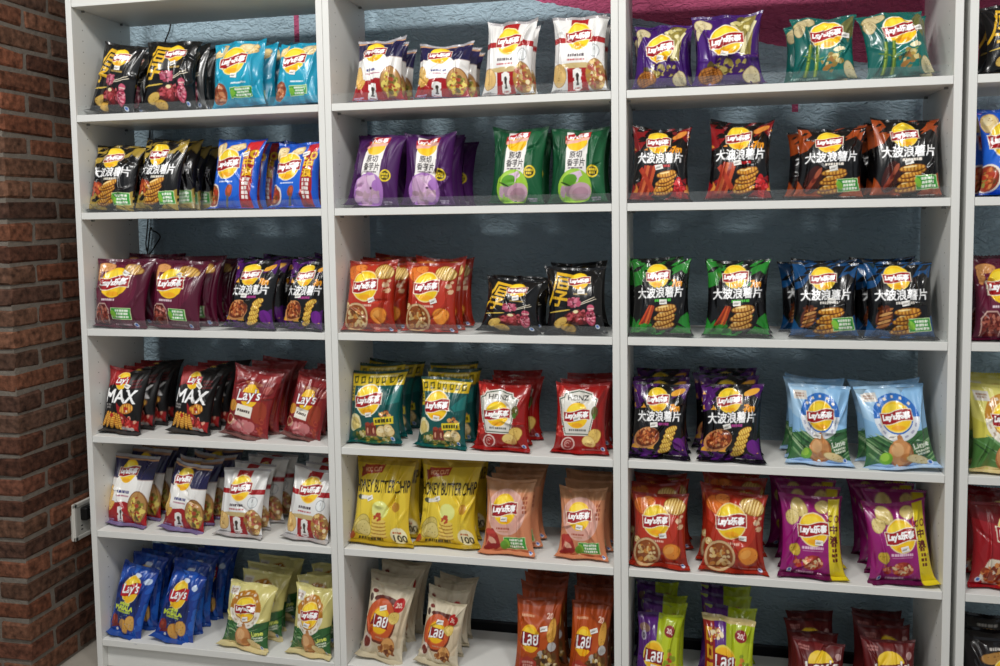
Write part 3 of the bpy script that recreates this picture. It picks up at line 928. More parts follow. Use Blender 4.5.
def d_thaibeige():
    a = Art('#d3c7ae', 17)
    a.rect(0, 1.2, 1, 1.28, '#bdb196'); a.poly([(0, .9), (.9, 1.0), (1, .8), (.95, .3), (.6, .22), (0, .3)], '#cbb99c'); a.ell(.45, 1.0, .28, .06, '#5a1f14'); a.ell(.16, 1.1, .06, .03, '#7a2a22'); a.ell(.1, 1.0, .05, .06, '#4a342a')
    a.ell(.42, .66, .37, .36, '#6a2a18'); a.ell(.41, .68, .35, .335, '#c4562a'); a.ell(.41, .68, .24, .23, '#d8702e')
    a.ell(.42, .68, .215, .21, '#f0b81e'); a.ell(.41, .77, .13, .08, '#f6d23e'); a.poly([(.2, .6), (.24, .78), (.64, .74), (.62, .56)], '#8e1a1c')
    a.text('Lลย', .42, .68, .34, .2, '#ffffff', .045, 4, .1, out='#3c0a0c', ow=1)
    a.ell(.78, .96, .12, .11, '#b8201f'); a.text('20.', .78, .96, .12, .07, '#f2d8c8', .04)
    a.chip(.72, .76, .13, .1, 20, '#dcc066', '#a8883a')
    a.ell(.15, .3, .12, .14, '#d9c8ba'); a.ell(.15, .29, .085, .1, '#7a261a')
    a.ell(.68, .3, .16, .15, '#a8693a'); a.ell(.68, .3, .145, .135, '#d29a5a'); a.pile(.66, .22, .2, .09, ['#a8703a', '#8a4c22', '#c89058', '#6a3418'], 30, .045, 2)
    a.lines(.48, .41, .24, 1, '#c08a6a', .025)
    a.rect(0, 0, 1, .08, '#c2b79c')
    return a


def d_thaiorange():
    a = Art('#9c3f12', 18)
    a.rect(0, 1.14, 1, 1.28, '#7e3210'); a.poly([(0, .0), (1, .0), (1, .9), (.7, .6), (.4, .3)], '#6a3414'); a.ell(.3, .7, .5, .35, '#b04a14')
    a.lines(.3, 1.0, .3, 1, '#d8a07a', .035); a.text('20.', .8, .99, .17, .08, '#e6c2b0', .03, -4)
    a.ell(.36, .66, .23, .22, '#f0b41c'); a.ell(.35, .75, .14, .09, '#f6cf38'); a.poly([(.12, .57), (.16, .77), (.6, .73), (.58, .53)], '#8a1a1a')
    a.text('Lลย', .37, .66, .36, .2, '#ffffff', .045, 3, .1, out='#3c0a0a', ow=1)
    a.chip(.85, .78, .09, .2, -8, '#d8a044', '#9c6a1c'); a.ell(.86, .55, .09, .07, '#b4b2b0'); a.ell(.6, .42, .08, .06, '#b0aaa0', 30)
    a.pile(.7, .28, .26, .22, ['#a8803a', '#5a3a18', '#c8a45a', '#7a5a2a', '#d8c8a0', '#3c2410'], 70, .05, 6); a.ell(.7, .2, .12, .05, '#a89c2a')
    a.poly([(.1, .02), (.5, .02), (.5, .3), (.3, .38), (.1, .32)], '#a8382a'); a.lines(.3, .24, .26, 2, '#e0a89c', .04)
    return a


def d_durian():
    a = Art('#3d1466', 19)
    a.chip(.14, 1.06, .14, .12, 20, '#d9cba0', '#a8905a'); a.chip(.08, .92, .07, .13, -10, '#d9cba0', '#a8905a')
    a.poly([(.6, .96), (.76, 1.2), (.92, 1.2), (.86, .5), (.7, .5)], '#8a7c3a'); a.poly([(.7, .55), (.9, 1.1), (.94, 1.08), (.76, .52)], '#e0d8a8'); a.pile(.72, 1.02, .14, .14, ['#9c8c40', '#c8bc78', '#5a4e22', '#e4dca8'], 30, .05, 4)
    a.ell(.2, .6, .2, .4, '#451874')
    a.logo(.48, .76, .25, rim='#f4ead8', rot=7, wide=1.08)
    a.pile(.5, .35, .3, .1, ['#8a7a34', '#b0a058', '#5a4a1e', '#3a1a54'], 40, .06, 8)
    a.ell(.24, .21, .19, .14, '#6a3a14', -8); a.ell(.24, .21, .175, .125, '#b4722c', -8)
    for i in range(5): a.ell(.12 + i * .06, .21, .008, .12, '#6e3c12', 22); a.ell(.24, .13 + i * .04, .16, .007, '#6e3c12', 14)
    a.chip(.84, .18, .13, .13, 0, '#d9cba0', '#a8905a')
    a.lines(.42, .07, .34, 1, '#b8a8cc', .025)
    return a


def d_bamboo():
    a = Art('#0f5f58', 20)
    a.chip(.2, 1.12, .2, .09, 16, '#c9b98c', '#97834e'); a.chip(.1, .98, .09, .13, -20, '#c9b98c', '#97834e'); a.poly([(.75, 1.0), (.95, 1.24), (1, .9), (.9, .7)], '#6a6a3a')
    a.ell(.7, .35, .3, .3, '#137068')
    a.logo(.54, .86, .26, rim='#f2eede', rot=6, wide=1.04)
    for x, t in ((.24, -6), (.38, -4)):
        a.rect(x - .03, .12, x + .03, .66, '#5a7a2a', t); a.rect(x - .015, .12, x + .005, .66, '#98b04c', t); a.ell(x - .01, .38, .035, .012, '#3a5a1a'); a.ell(x - .02, .52, .035, .012, '#3a5a1a')
    a.ell(.6, .45, .2, .012, '#8aa04a', 12); a.ell(.3, .42, .18, .014, '#5a7a2a', -20)
    a.pile(.62, .36, .16, .12, ['#b49a4c', '#8f7a3a', '#d8c88a', '#137068', '#a0703a'], 24, .06, 6); a.ell(.75, .56, .1, .045, '#efe4bc', 8); a.ell(.55, .26, .08, .04, '#a8783c', 30)
    a.chip(.9, .2, .09, .17, 10, '#d2c59a', '#a08e5a'); a.lines(.24, .09, .36, 1, '#b8cfc8', .03)
    return a


def d_magenta():
    a = Art('#8a1568', 24)
    a.ell(.4, .6, .45, .5, '#961a72'); a.rect(0, 0, 1, .12, '#5e1240')
    a.chip(.3, 1.07, .15, .12, -20, '#d8c27a', '#a8904a'); a.chip(.17, .93, .11, .11, 10, '#d8c27a', '#a8904a'); a.chip(.68, 1.1, .12, .09, -10, '#d8c27a', '#a8904a')
    a.poly([(.76, .0), (1, .0), (.95, 1.22), (.78, 1.22)], '#dcc722')
    a.text('C O', .865, .94, .18, .1, '#6a1a10', .04, -3); a.text('中', .865, .79, .13, .11, '#5a1812', .05); a.text('浪', .865, .64, .13, .11, '#5a1812', .05); a.lines(.87, .45, .1, 4, '#6a2a14', .05); a.rect(.735, .88, .76, 1.02, '#b4241e')
    a.logo(.52, .77, .235, rim='#f2dfb0', wide=1.1)
    a.lines(.5, .50, .36, 1, '#e8c0da', .035); a.ell(.5, .455, .2, .006, '#c88ab0')
    a.chip(.2, .46, .09, .1, 0, '#cfae3e', '#94762a')
    a.ell(.5, .27, .17, .12, '#a83228'); a.pile(.5, .27, .14, .09, ['#c2543c', '#8c1e1c', '#e0a07a', '#d8703e', '#e8d0a0'], 40, .04, 7); a.pile(.24, .27, .07, .07, ['#b43a2a', '#d8845a', '#8c1e1c'], 18, .035, 8)
    a.qs(.14, .13); a.lines(.38, .12, .26, 1, '#d0a8c0', .03)
    return a


def d_thailime():
    a = Art('#58207a', 25)
    a.poly([(.42, 0), (1, 0), (1, 1.28), (.46, 1.28)], '#a4b416'); a.poly([(.5, .3), (1, .2), (1, .9), (.6, .95)], '#b6c422'); a.rect(0, 1.18, .45, 1.28, '#40185a')
    a.ell(.16, 1.02, .13, .07, '#8a6a5a'); a.ell(.14, .9, .06, .08, '#b0a8b8'); a.text('0', .14, .9, .05, .09, '#3a2a44', .03)
    a.ell(.4, .6, .25, .24, '#e8d24a'); a.ell(.4, .6, .22, .21, '#f0b81e'); a.poly([(.16, .5), (.2, .72), (.64, .67), (.62, .46)], '#8e1818')
    a.text('Lลย', .41, .6, .38, .2, '#ffffff', .045, 3, .1, out='#3c0a0a', ow=1)
    a.ell(.74, 1.0, .12, .095, '#8c1a22'); a.text('20.', .74, 1.0, .14, .07, '#f0d8d0', .03, -8)
    a.pile(.78, .5, .1, .26, ['#c8b43a', '#d8803a', '#8a9c1e', '#c84a2a'], 26, .05, 3); a.lines(.5, .3, .3, 2, '#2a1a5a', .06); a.chip(.74, .2, .15, .1, 20, '#d8b85a', '#a08030')
    return a


def d_thaimix():
    a = d_thailime()
    a.rect(.0, .0, .22, 1.2, '#8e1a18'); a.rect(0, 1.16, 1, 1.28, '#c8b47a')
    for i in range(3): a.rect(.05, .35 + i * .26, .17, .55 + i * .26, '#d8a02a'); a.rect(.09, .4 + i * .26, .14, .5 + i * .26, '#8e1a18')
    a.pile(.3, .98, .14, .06, ['#c8963a', '#e8d8b0', '#b83a22'], 22, .05, 3)
    return a


def d_burgundy():
    a = Art('#5c1416', 26)
    a.rect(.42, .9, .6, 1.28, '#6e2222'); a.rect(0, 1.2, 1, 1.28, '#4a1012'); a.lines(.2, 1.1, .22, 2, '#a86a66', .03); a.ell(.88, 1.02, .06, .06, '#b08a88')
    a.ell(.52, .86, .27, .23, '#eac42a'); a.rect(.16, .7, .92, .88, '#6a1216', 8)
    a.text("Lay's", .54, .80, .7, .24, '#f2eee8', .04, 8, .12, out='#3a0608', ow=1)
    a.rect(.36, .5, .66, .62, '#d8cfc2'); a.pile(.5, .2, .34, .12, ['#8a3428', '#b4643c', '#d8a85a', '#5a1814'], 50, .06, 2)
    return a


def d_redcrispy():
    a = Art('#9c141e', 27)
    a.poly([(0, 1.02), (.6, .92), (1, .98), (1, 1.28), (0, 1.28)], '#7a0f18')
    a.logo(.62, .86, .27, wide=1.1); a.text('大片', .6, .52, .3, .14, '#f4ece0', .05)
    a.poly([(.1, .2), (.2, .48), (.62, .44), (.7, .16), (.5, .06), (.2, .06)], '#e4d8c4'); a.pile(.38, .26, .24, .16, ['#c2602e', '#9a3a1c', '#d88a4a', '#7c2a14', '#e4a868'], 80, .05, 3)
    a.qs(.1, .14)
    return a


def d_darkus():
    a = Art('#1a1214', 28)
    a.poly([(0, .3), (1, .5), (1, .9), (.6, .95), (0, .6)], '#7a1418'); a.chip(.4, .98, .2, .08, 10, '#b4823c', '#7a5220'); a.lines(.5, 1.1, .3, 1, '#d8d0c8', .04)
    a.en_logo(.6, .72, .25); a.pile(.4, .26, .34, .16, ['#9a3a2a', '#c07a3a', '#5a1a16', '#d8b070'], 50, .05, 4)
    return a


DESIGNS = {  # key: (artwork, description, bulge, matte film?)
    'meat': (d_meat, 'black gold-lettered meat-picture', .9, False), 'cyan': (d_cyan, 'turquoise', 1, False),
    'gold': (d_gold, 'black and gold striped', 1, False), 'blue': (d_blue, 'bright blue red-ribboned', 1, False),
    'maroon': (d_maroon, 'maroon', 1, False), 'purple': (d_purple, 'black and purple', 1, False),
    'max': (d_max, 'black and red MAX', .9, True), 'redus': (d_redus, 'dark red white-labelled', .9, False),
    'navy': (d_navy, 'navy-topped trophy', .95, False), 'fifa': (d_fifa, 'white red-banded trophy', .95, False),
    'masala': (d_masala, 'royal blue', .9, False), 'olive': (d_olive, 'pale yellow and green', .95, False),
    'taro': (d_taro, 'purple taro', 1, True), 'gtaro': (d_gtaro, 'dark green taro', 1, True),
    'noodle': (d_noodle, 'red-orange noodle-bowl', 1, False), 'teal': (d_teal, 'teal and yellow', 1, False),
    'ketchup': (d_ketchup, 'red white-crested', .95, False), 'honey': (d_honey, 'large yellow honey-butter', 1.0, False),
    'peach': (d_peach, 'peach crayfish', .95, True), 'thaibeige': (d_thaibeige, 'beige', .95, True),
    'thaiorange': (d_thaiorange, 'orange-brown', .95, True), 'durian': (d_durian, 'violet and gold', 1.05, False),
    'bamboo': (d_bamboo, 'dark teal bamboo', 1.05, False), 'red': (d_red, 'black and red bacon', 1, False),
    'orange': (d_orange, 'black and orange ribs', 1, False), 'green': (d_green, 'black and green', 1, False),
    'bluewave': (d_blue_wave, 'black and blue', 1, False), 'sky': (d_sky, 'sky-blue lime', .95, False),
    'magenta': (d_magenta, 'magenta yellow-edged', .95, False), 'thailime': (d_thailime, 'purple and lime', .95, False),
    'thaimix': (d_thaimix, 'lime-green, red-edged', .95, False), 'burgundy': (d_burgundy, 'burgundy', .95, True),
    'field': (d_field, 'yellow green-field', 1, False), 'redcrispy': (d_redcrispy, 'crimson', 1, False), 'darkus': (d_darkus, 'black and dark red', .9, False),
}
_art = {}


def art(key):
    if key not in _art: _art[key] = DESIGNS[key][0]().im
    return _art[key]


def box_blur_to(im, nu, nv):
    """artwork averaged down to a grid of nu x nv points (edges on the grid's outer points)"""
    H, W, _ = im.shape
    c = np.zeros((H + 1, W + 1, 3), np.float64); c[1:, 1:] = im.cumsum(0).cumsum(1)

    def span(n, L):
        p = np.linspace(0, L - 1, n); h = max(.5, L / n / 2 * .8)
        return np.clip(np.round(p - h + .5), 0, L - 1).astype(int), np.clip(np.round(p + h + .5), 1, L).astype(int)
    a, b = span(nu, W); d, e = span(nv, H)
    b = np.maximum(b, a + 1); e = np.maximum(e, d + 1)
    s = c[np.ix_(e, b)] - c[np.ix_(d, b)] - c[np.ix_(e, a)] + c[np.ix_(d, a)]
    return (s / ((b - a)[None, :, None] * (e - d)[:, None, None])).astype(np.float32)


# ------------------------------------------------------------------ bags
SEAL = 0.055          # share of the artwork height taken by each crimped seal
_topo = {}


def grid_mesh(name, grids, mat):
    """one mesh of several (nv, nu, 3) point grids with their colours; each grid (points, colours, flip)"""
    V, C, Fs, off = [], [], [], 0
    for P, K, flip in grids:
        nv, nu = P.shape[:2]
        V.append(P.reshape(-1, 3)); C.append(K.reshape(-1, 3))
        key = (nv, nu, flip)
        if key not in _topo:
            i = np.arange(nv - 1)[:, None] * nu + np.arange(nu - 1)[None, :]
            q = np.stack([i, i + 1, i + nu + 1, i + nu], -1).reshape(-1, 4)
            _topo[key] = q[:, ::-1] if flip else q
        Fs.append(_topo[key] + off); off += nv * nu
    V = np.concatenate(V).astype(np.float32); C = np.concatenate(C).astype(np.float32); Fq = np.concatenate(Fs).astype(np.int32)
    me = bpy.data.meshes.new(name)
    me.vertices.add(len(V)); me.vertices.foreach_set('co', V.ravel())
    me.loops.add(Fq.size); me.loops.foreach_set('vertex_index', np.ascontiguousarray(Fq).ravel())
    me.polygons.add(len(Fq)); me.polygons.foreach_set('loop_start', np.arange(0, Fq.size, 4, dtype=np.int32))
    me.polygons.foreach_set('use_smooth', np.ones(len(Fq), bool))
    at = me.attributes.new('print', 'FLOAT_COLOR', 'POINT'); at.data.foreach_set('color', np.c_[C, np.ones(len(C), np.float32)].astype(np.float32).ravel())
    me.materials.append(mat)
    me.update(calc_edges=True); me.validate()
    return me


class Bag:
    """pillow pouch: w wide, h high with its seals, t thick; base of the bottom seal on z = 0, middle at x = 0, y = 0"""
    def __init__(s, w, h, t, seed, skirt=.020, crum=1.15):
        s.crum = crum
        s.w, s.h, s.t = w, h, t
        R = random.Random(seed)
        s.hs = h * SEAL * .62
        s.z0 = .007
        s.hb = h - s.z0 - s.hs
        s.skirt = skirt
        g = lambda a, b: R.uniform(a, b)
        s.end = [[(g(3, 5), g(0, 6.3), 1), (g(6, 9), g(0, 6.3), .6), (g(11, 15), g(0, 6.3), .3)] for _ in range(2)]
        s.rad = [[(g(4, 7), g(0, 6.3), 1), (g(8, 12), g(0, 6.3), .7), (g(14, 19), g(0, 6.3), .4)] for _ in range(2)]
        s.dent = [(g(-5, 5), g(-6, 6), g(0, 6.3), g(.4, 1)) for _ in range(5)]
        s.crease = []
        for _ in range(R.randint(8, 12)):
            s.crease.append((g(-.95, .95), g(.1, .98), g(0, 3.14), g(-1.7, 1.7), g(.022, .06), g(.12, .4)))
        for sx in (-1, 1): s.crease.append((sx * g(.5, .75), g(.3, .7), math.radians(90) + g(-.3, .3), g(.4, 2.0), g(.03, .06), g(.25, .6)))
        for sx in (-1, 1): s.crease.append((sx * g(.65, .85), g(.72, .88), math.radians(90) - sx * g(.3, .7), g(.7, 1.5), g(.04, .07), g(.2, .3)))
        for sx in (-1, 1): s.crease.append((sx * g(.6, .85), g(.1, .22), math.radians(90) + sx * g(.3, .8), g(.5, 1.2), g(.04, .07), g(.16, .25)))
        s.side = [(g(3, 6), g(0, 6.3)), (g(7, 11), g(0, 6.3))]
        s.curl = g(-.2, .9)
        s.lop = g(-.02, .02)
        s.arch = g(-.003, .011)
        s.tw = g(-.22, .22)
        s.sx = g(-.03, .03)

    def endwave(s, U, which):
        y = sum(a * np.sin(k * U + p) for k, p, a in s.end[which])
        return y * s.t * (.085 if which else .05)

    def surf(s, U, V, side):
        """side -1 is the front (towards -y), +1 the back"""
        db, dt = V, 1 - V
        full = (1 - (1 - np.clip(V, 0, 1)) ** 3.6) ** .75 * (1 - np.clip(V, 0, 1) ** 3.4) ** .72
        wv = s.w / 2 * (1 - .115 * s.crum * full + .01 * full * sum(np.sin(k * V + p) for k, p in s.side) * .6)
        wv = wv * (1 + .05 * np.exp(-db / .07))
        prof = np.clip(1 - np.abs(U) ** 3.2, 0, 1) ** .62
        y = side * s.t / 2 * prof * full
        d = np.zeros_like(y)
        for a, b, p, m in s.dent: d = d + m * np.sin(a * U + b * V * (1.3 if side < 0 else 1) + p)
        for a, b, p, m in s.dent[:3]: d = d + .5 * m * np.sin(2.1 * a * U - 1.7 * b * V + 2 * p)
        y = y + d * s.t * .028 * s.crum * np.sqrt(prof) * (full > 0.02)
        for which, dd, ln in ((0, db, .13), (1, dt, .20)):
            f = np.exp(-dd / ln) * (1 - np.exp(-dd / .035)) * prof
            fan = U * (1 + .6 * dd)
            y = y + side * f * s.t * .11 * sum(a * np.sin(k * fan + p) for k, p, a in s.rad[which])
        for u0, v0, an, m, sg, ln in s.crease:
            x, z = U - u0, (V - v0) * 1.3
            al = x * math.cos(an) + z * math.sin(an); ac = -x * math.sin(an) + z * math.cos(an)
            y = y + side * m * s.t * .08 * s.crum * np.exp(-(ac / sg) ** 2) * np.exp(-(al / ln) ** 2) * np.sqrt(prof) * np.minimum(1, full * 2)
        y = y + s.endwave(U, 0) * np.exp(-db / .07) + s.endwave(U, 1) * np.exp(-dt / .10)
        z = s.z0 + V * s.hb + s.arch * (U ** 2) * np.exp(-dt / .2) + s.lop * U * V * s.w
        y = y + .014 * V ** 2.5 + s.tw * U * (V - .25) * s.w * .5
        x = U * wv + s.sx * s.w * V * V
        return np.stack([x, y, z], -1)

    def meshes(s, key, nu, nv, tag_):
        im = art(key)
        mat = M_MATTE if DESIGNS[key][3] else M_FILM
        H = im.shape[0]
        k = int(round(H * SEAL))
        body, bot, top = im[k:H - k], im[:k], im[H - k:]
        # columns bunched a little towards the edges, where the film turns
        lin_u = np.linspace(-1, 1, nu)
        u = np.sin(lin_u * math.pi / 2 * .86) / math.sin(math.pi / 2 * .86) * .5 + lin_u * .5
        v = np.linspace(0, 1, nv)
        U, V = np.meshgrid(u, v)
        colf = box_blur_to(body, nu * 2 - 1, nv)
        ix = (u + 1) / 2 * (nu * 2 - 2)
        i0 = np.clip(np.floor(ix).astype(int), 0, nu * 2 - 3); fr = (ix - i0)[None, :, None]
        resamp = lambda c: c[:, i0] * (1 - fr) + c[:, i0 + 1] * fr
        colf = resamp(colf)
        nb = max(9, nu // 4)
        ub = np.sin(np.linspace(-1, 1, nb) * math.pi / 2)
        Ub, Vb = np.meshgrid(ub, v)
        edge = (colf[:, :1] + colf[:, -1:]) / 2
        med = np.median(im.reshape(-1, 3), axis=0)
        colb = np.broadcast_to(edge * .5 + med * .5, (nv, nb, 3))
        pouch = grid_mesh('pouch', [(s.surf(U, V, -1), colf, False), (s.surf(Ub, Vb, 1), colb, True)], mat)
        # seals: crimped strips, each a thin double sheet
        ns = 7
        out = [pouch]
        for which in (1, 0):
            q = np.linspace(0, 1, ns)
            Uq, Q = np.meshgrid(u, q)
            base = s.surf(Uq, np.full_like(Uq, 1.0 if which else 0.0), -1)
            crimp = .0005 * np.sin(Uq * s.w / .0032 * 3.14)
            ser = np.zeros_like(Q); ser[-1] = .0011 * (np.arange(nu) % 2 * 2 - 1)
            P = base.copy()
            if which:
                an = s.curl * .5
                P[..., 2] = base[..., 2] + (Q * s.hs + ser) * math.cos(an)
                P[..., 1] = base[..., 1] + Q * s.hs * math.sin(an) + Q * s.endwave(Uq * 1.1 + .2, 1) * .3 + crimp
                colr = resamp(box_blur_to(top, nu * 2 - 1, ns))
                P[..., 0] *= 1 + .015 * Q
            else:
                # folds forward and lies on the shelf
                P[..., 1] = base[..., 1] - Q * s.skirt + ser - .001
                P[..., 2] = s.z0 * (1 - Q) ** 1.6 + .0016 + .0012 * Q * (1 + np.sin(Uq * 5 + s.end[0][0][1])) + np.abs(crimp)
                colr = resamp(box_blur_to(bot, nu * 2 - 1, ns))[::-1]
                P[..., 0] *= 1 + .05 * Q
            off = np.array([0, .0007, 0]) if which else np.array([0, 0, -.0007])
            nm = 'top_seal' if which else 'bottom_seal'
            out.append(grid_mesh(nm, [(P, colr, not which), (P + off, colr, bool(which))], mat))
        return out

    def sticker(s, ax, ay, rot, w=.020, h=.0125):
        """small paper price sticker following the front of the pouch; artwork position ax, ay"""
        n, m = 9, 6
        a, b = np.meshgrid(np.linspace(-.5, .5, n) * w, np.linspace(-.5, .5, m) * h)
        k, sn = math.cos(math.radians(rot)), math.sin(math.radians(rot))
        u0 = (ax - .5) * 2; v0 = (ay / AH - SEAL) / (1 - 2 * SEAL)
        U = u0 + (a * k - b * sn) / (s.w / 2 * .93); V = v0 + (a * sn + b * k) / s.hb
        P = s.surf(U, V, -1)
        P0 = P + np.array([0, -.0004, 0]); P1 = P + np.array([0, -.0013, 0])
        C = np.empty((m, n, 3), np.float32); C[:] = lin('#f1efe9'); C[2, 1:6] = lin('#8d8a86'); C[3, 2:8] = lin('#c9c6c0')
        rim = []
        loop = [(0, j) for j in range(n)] + [(i, n - 1) for i in range(1, m)] + [(m - 1, j) for j in range(n - 2, -1, -1)] + [(i, 0) for i in range(m - 2, -1, -1)]
        R0_ = np.array([[P0[i, j] for i, j in loop], [P1[i, j] for i, j in loop]])
        return grid_mesh('price_sticker', [(P1, C, False), (P0, C, True), (R0_, np.broadcast_to(lin('#f1efe9'), (2, len(loop), 3)), True)], M_MATTE)


ROWN = ['top', 'second', 'third', 'fourth', 'fifth', 'bottom']
CASEN = ['brick-side bookcase', 'middle bookcase', 'gap-side bookcase', 'cut-off bookcase']
ORD = ['front', 'second', 'third', 'fourth', 'fifth']
STICK = {'meat': (.62, .80, 0), 'cyan': (.5, .6, -12), 'gold': None, 'blue': (.70, 1.0, 10), 'maroon': (.58, .98, -30), 'purple': (.42, .60, 6),
         'max': (.58, .94, -25), 'redus': None, 'navy': None, 'fifa': None, 'masala': None, 'olive': (.5, .62, 0), 'taro': None, 'gtaro': None,
         'noodle': (.60, .56, 10), 'teal': (.42, .52, 0), 'ketchup': (.42, .66, 5), 'honey': (.36, .69, 25), 'peach': (.42, .62, 0),
         'thaibeige': (.44, .86, 14), 'thaiorange': (.66, .80, 18), 'durian': (.47, .55, 0), 'bamboo': (.82, .84, 5), 'red': (.5, .6, 5),
         'orange': (.5, .54, 3), 'green': (.52, .59, 5), 'bluewave': (.55, .61, 3), 'sky': (.4, .50, 0), 'magenta': (.6, .59, 0),
         'thailime': (.42, .42, 0), 'thaimix': None, 'burgundy': (.5, .44, 0), 'field': None, 'redcrispy': None, 'darkus': None}

# design, case, row, x0, x1, top y, bottom y (None: at the shelf's front), lean sideways (deg, + to the right), turn (deg), bags behind
FRONT = [
    ('meat', 0, 0, 87, 137, 45, 112, 10, 8, 2), ('meat', 0, 0, 143, 196, 40, 111, 3, -6, 2), ('cyan', 0, 0, 211, 266, 40, 108.5, -2, 4, 2), ('cyan', 0, 0, 271, 321, 42, 106.5, 1, 10, 2),
    ('gold', 0, 1, 87, 136, 145, 209, 4, 3, 2), ('gold', 0, 1, 134, 181, 140.5, 209, 4, 4, 3), ('blue', 0, 1, 209, 259, 139, 208.5, 1, 4, 2), ('blue', 0, 1, 270, 321, 143, 208, 1, 6, 2),
    ('maroon', 0, 2, 92, 148, 259, 329, 2, 2, 3), ('maroon', 0, 2, 149, 203, 260.5, 330, 3, 5, 3), ('purple', 0, 2, 223, 278, 260.5, 329.5, 3, 8, 3), ('purple', 0, 2, 281, 326, 261, 328.5, 4, 6, 3),
    ('max', 0, 3, 100, 143, 370, 435, 4, 3, 3), ('max', 0, 3, 170, 213, 369, 434, 5, 4, 3), ('redus', 0, 3, 222, 270, 371, 440, 9, 3, 3), ('redus', 0, 3, 281, 322, 377, 441.5, 11, 4, 3),
    ('navy', 0, 4, 104, 149, 455, 528, 3, 2, 3), ('navy', 0, 4, 162, 206, 464, 533.5, 5, 4, 3), ('fifa', 0, 4, 216, 264, 468, 540.5, 1, 3, 3), ('fifa', 0, 4, 283, 331, 469, 543, 3, 5, 3),
    ('masala', 0, 5, 106, 144, 565, 641, 10, 3, 3), ('masala', 0, 5, 154, 195, 570, 647, 9, 4, 4), ('olive', 0, 5, 220, 272, 583, 655, 3, 6, 3), ('olive', 0, 5, 288, 334, 588, 659, 1, 8, 3),
    ('navy', 1, 0, 352, 403, 39, 102, 0, 2, 2), ('navy', 1, 0, 415, 470, 44, 100, 2, 0, 2), ('fifa', 1, 0, 481, 534, 21, 99, 0, 8, 2), ('fifa', 1, 0, 551, 607, 15, 94, 0, 4, 2),
    ('taro', 1, 1, 346, 400, 134, 207, 3, 6, 2), ('taro', 1, 1, 402, 455, 134.5, 207, 1, 0, 3), ('gtaro', 1, 1, 489, 545, 129, 206.5, 2, 6, 2), ('gtaro', 1, 1, 549, 607, 129, 205, 0, 0, 2),
    ('noodle', 1, 2, 342, 397, 261.5, 332.6, 1, 4, 3), ('noodle', 1, 2, 403, 458, 263, 333.5, 1, 3, 3), ('meat', 1, 2, 479, 542, 279, 334.4, 4, 6, 2), ('meat', 1, 2, 545, 606, 267.5, 334.4, -1, 0, 2),
    ('teal', 1, 3, 346, 402, 371, 445.5, -1, 3, 3), ('teal', 1, 3, 416, 468, 377.5, 449.5, 2, 4, 3), ('ketchup', 1, 3, 473, 530, 385, 452.5, 0, 5, 3), ('ketchup', 1, 3, 552, 608, 385, 455.5, 0, 2, 3),
    ('honey', 1, 4, 347, 414, 456.5, 547.4, 1, 3, 2), ('honey', 1, 4, 414, 480, 459.5, 549.5, 0, 0, 2), ('peach', 1, 4, 480, 535, 480.5, 557, -1, 4, 3), ('peach', 1, 4, 556, 608, 489.5, 561.5, 0, 2, 3),
    ('thaibeige', 1, 5, 358, 405, 584, 663, 7, 4, 3), ('thaibeige', 1, 5, 416, 460, 602, 669, 6, 5, 3), ('thaiorange', 1, 5, 512, 562, 599, None, -1, 4, 3), ('thaiorange', 1, 5, 566, 610, 601, None, 1, 4, 3),
    ('durian', 2, 0, 632, 690, 24, 87.5, 0, 4, 2), ('durian', 2, 0, 692, 764, 14, 84, 0, 3, 1), ('bamboo', 2, 0, 790, 857, 16, 80.5, 0, 3, 1), ('bamboo', 2, 0, 864, 936, 10.5, 75, -6, -8, 1),
    ('red', 2, 1, 629.5, 690, 128, 201.5, 2, 4, 1), ('red', 2, 1, 706, 772, 122.5, 200.8, 1, 2, 1), ('orange', 2, 1, 794, 864, 128, 197, 2, 2, 2), ('orange', 2, 1, 870, 943, 119, 195, 1, -3, 2),
    ('green', 2, 2, 629.5, 692, 260, 336, 0, 4, 1), ('green', 2, 2, 703, 770, 260.8, 337.8, 0, 1, 1), ('bluewave', 2, 2, 790, 859, 263, 339, 0, 3, 2), ('bluewave', 2, 2, 864, 936, 261.5, 341.3, 0, 1, 2),
    ('purple', 2, 3, 629, 689, 384, 460, 0, 4, 3), ('purple', 2, 3, 698, 764, 384, 463.8, 0, 3, 3), ('sky', 2, 3, 787, 852, 385, 467, 1, 3, 2), ('sky', 2, 3, 862, 938, 385, 472.5, -5, -1, 1),
    ('noodle', 2, 4, 629.5, 689, 495, 573.8, 0, 4, 3), ('noodle', 2, 4, 700, 767, 493, 578, 1, 2, 3), ('magenta', 2, 4, 778, 846, 497, 580.8, 0, 1, 3), ('magenta', 2, 4, 866, 936, 504, 588.8, -4, -2, 3),
    ('thailime', 2, 5, 633, 682, 614, None, 1, 3, 3), ('thaimix', 2, 5, 700, 757, 618, None, 0, 2, 3), ('burgundy', 2, 5, 792, 847, 642, None, 0, 1, 3), ('burgundy', 2, 5, 861, 920, 642, None, 0, 0, 3),
    ('meat', 3, 0, 984, 1050, 2, 70, 0, 0, 1), ('blue', 3, 1, 979, 1050, 108, 196, 0, 0, 1), ('maroon', 3, 2, 972, 1044, 258, 341, 0, 0, 1), ('field', 3, 3, 969, 1044, 385, 476, 0, 0, 2),
    ('redcrispy', 3, 4, 967, 1046, 504, 592, 0, 0, 2), ('darkus', 3, 5, 964, 1040, 640, None, 0, 0, 2),
]


def words_for(key): return DESIGNS[key][1]


count = {}
for f in FRONT: count[(f[0], f[1], f[2])] = count.get((f[0], f[1], f[2]), 0) + 1
seen = {}
low_cache = {}
LEAN = math.radians(7)


def place_parts(root, parts, names=('pouch', 'top_seal', 'bottom_seal')):
    for nm, me in zip(names, parts): link(nm, me, root)


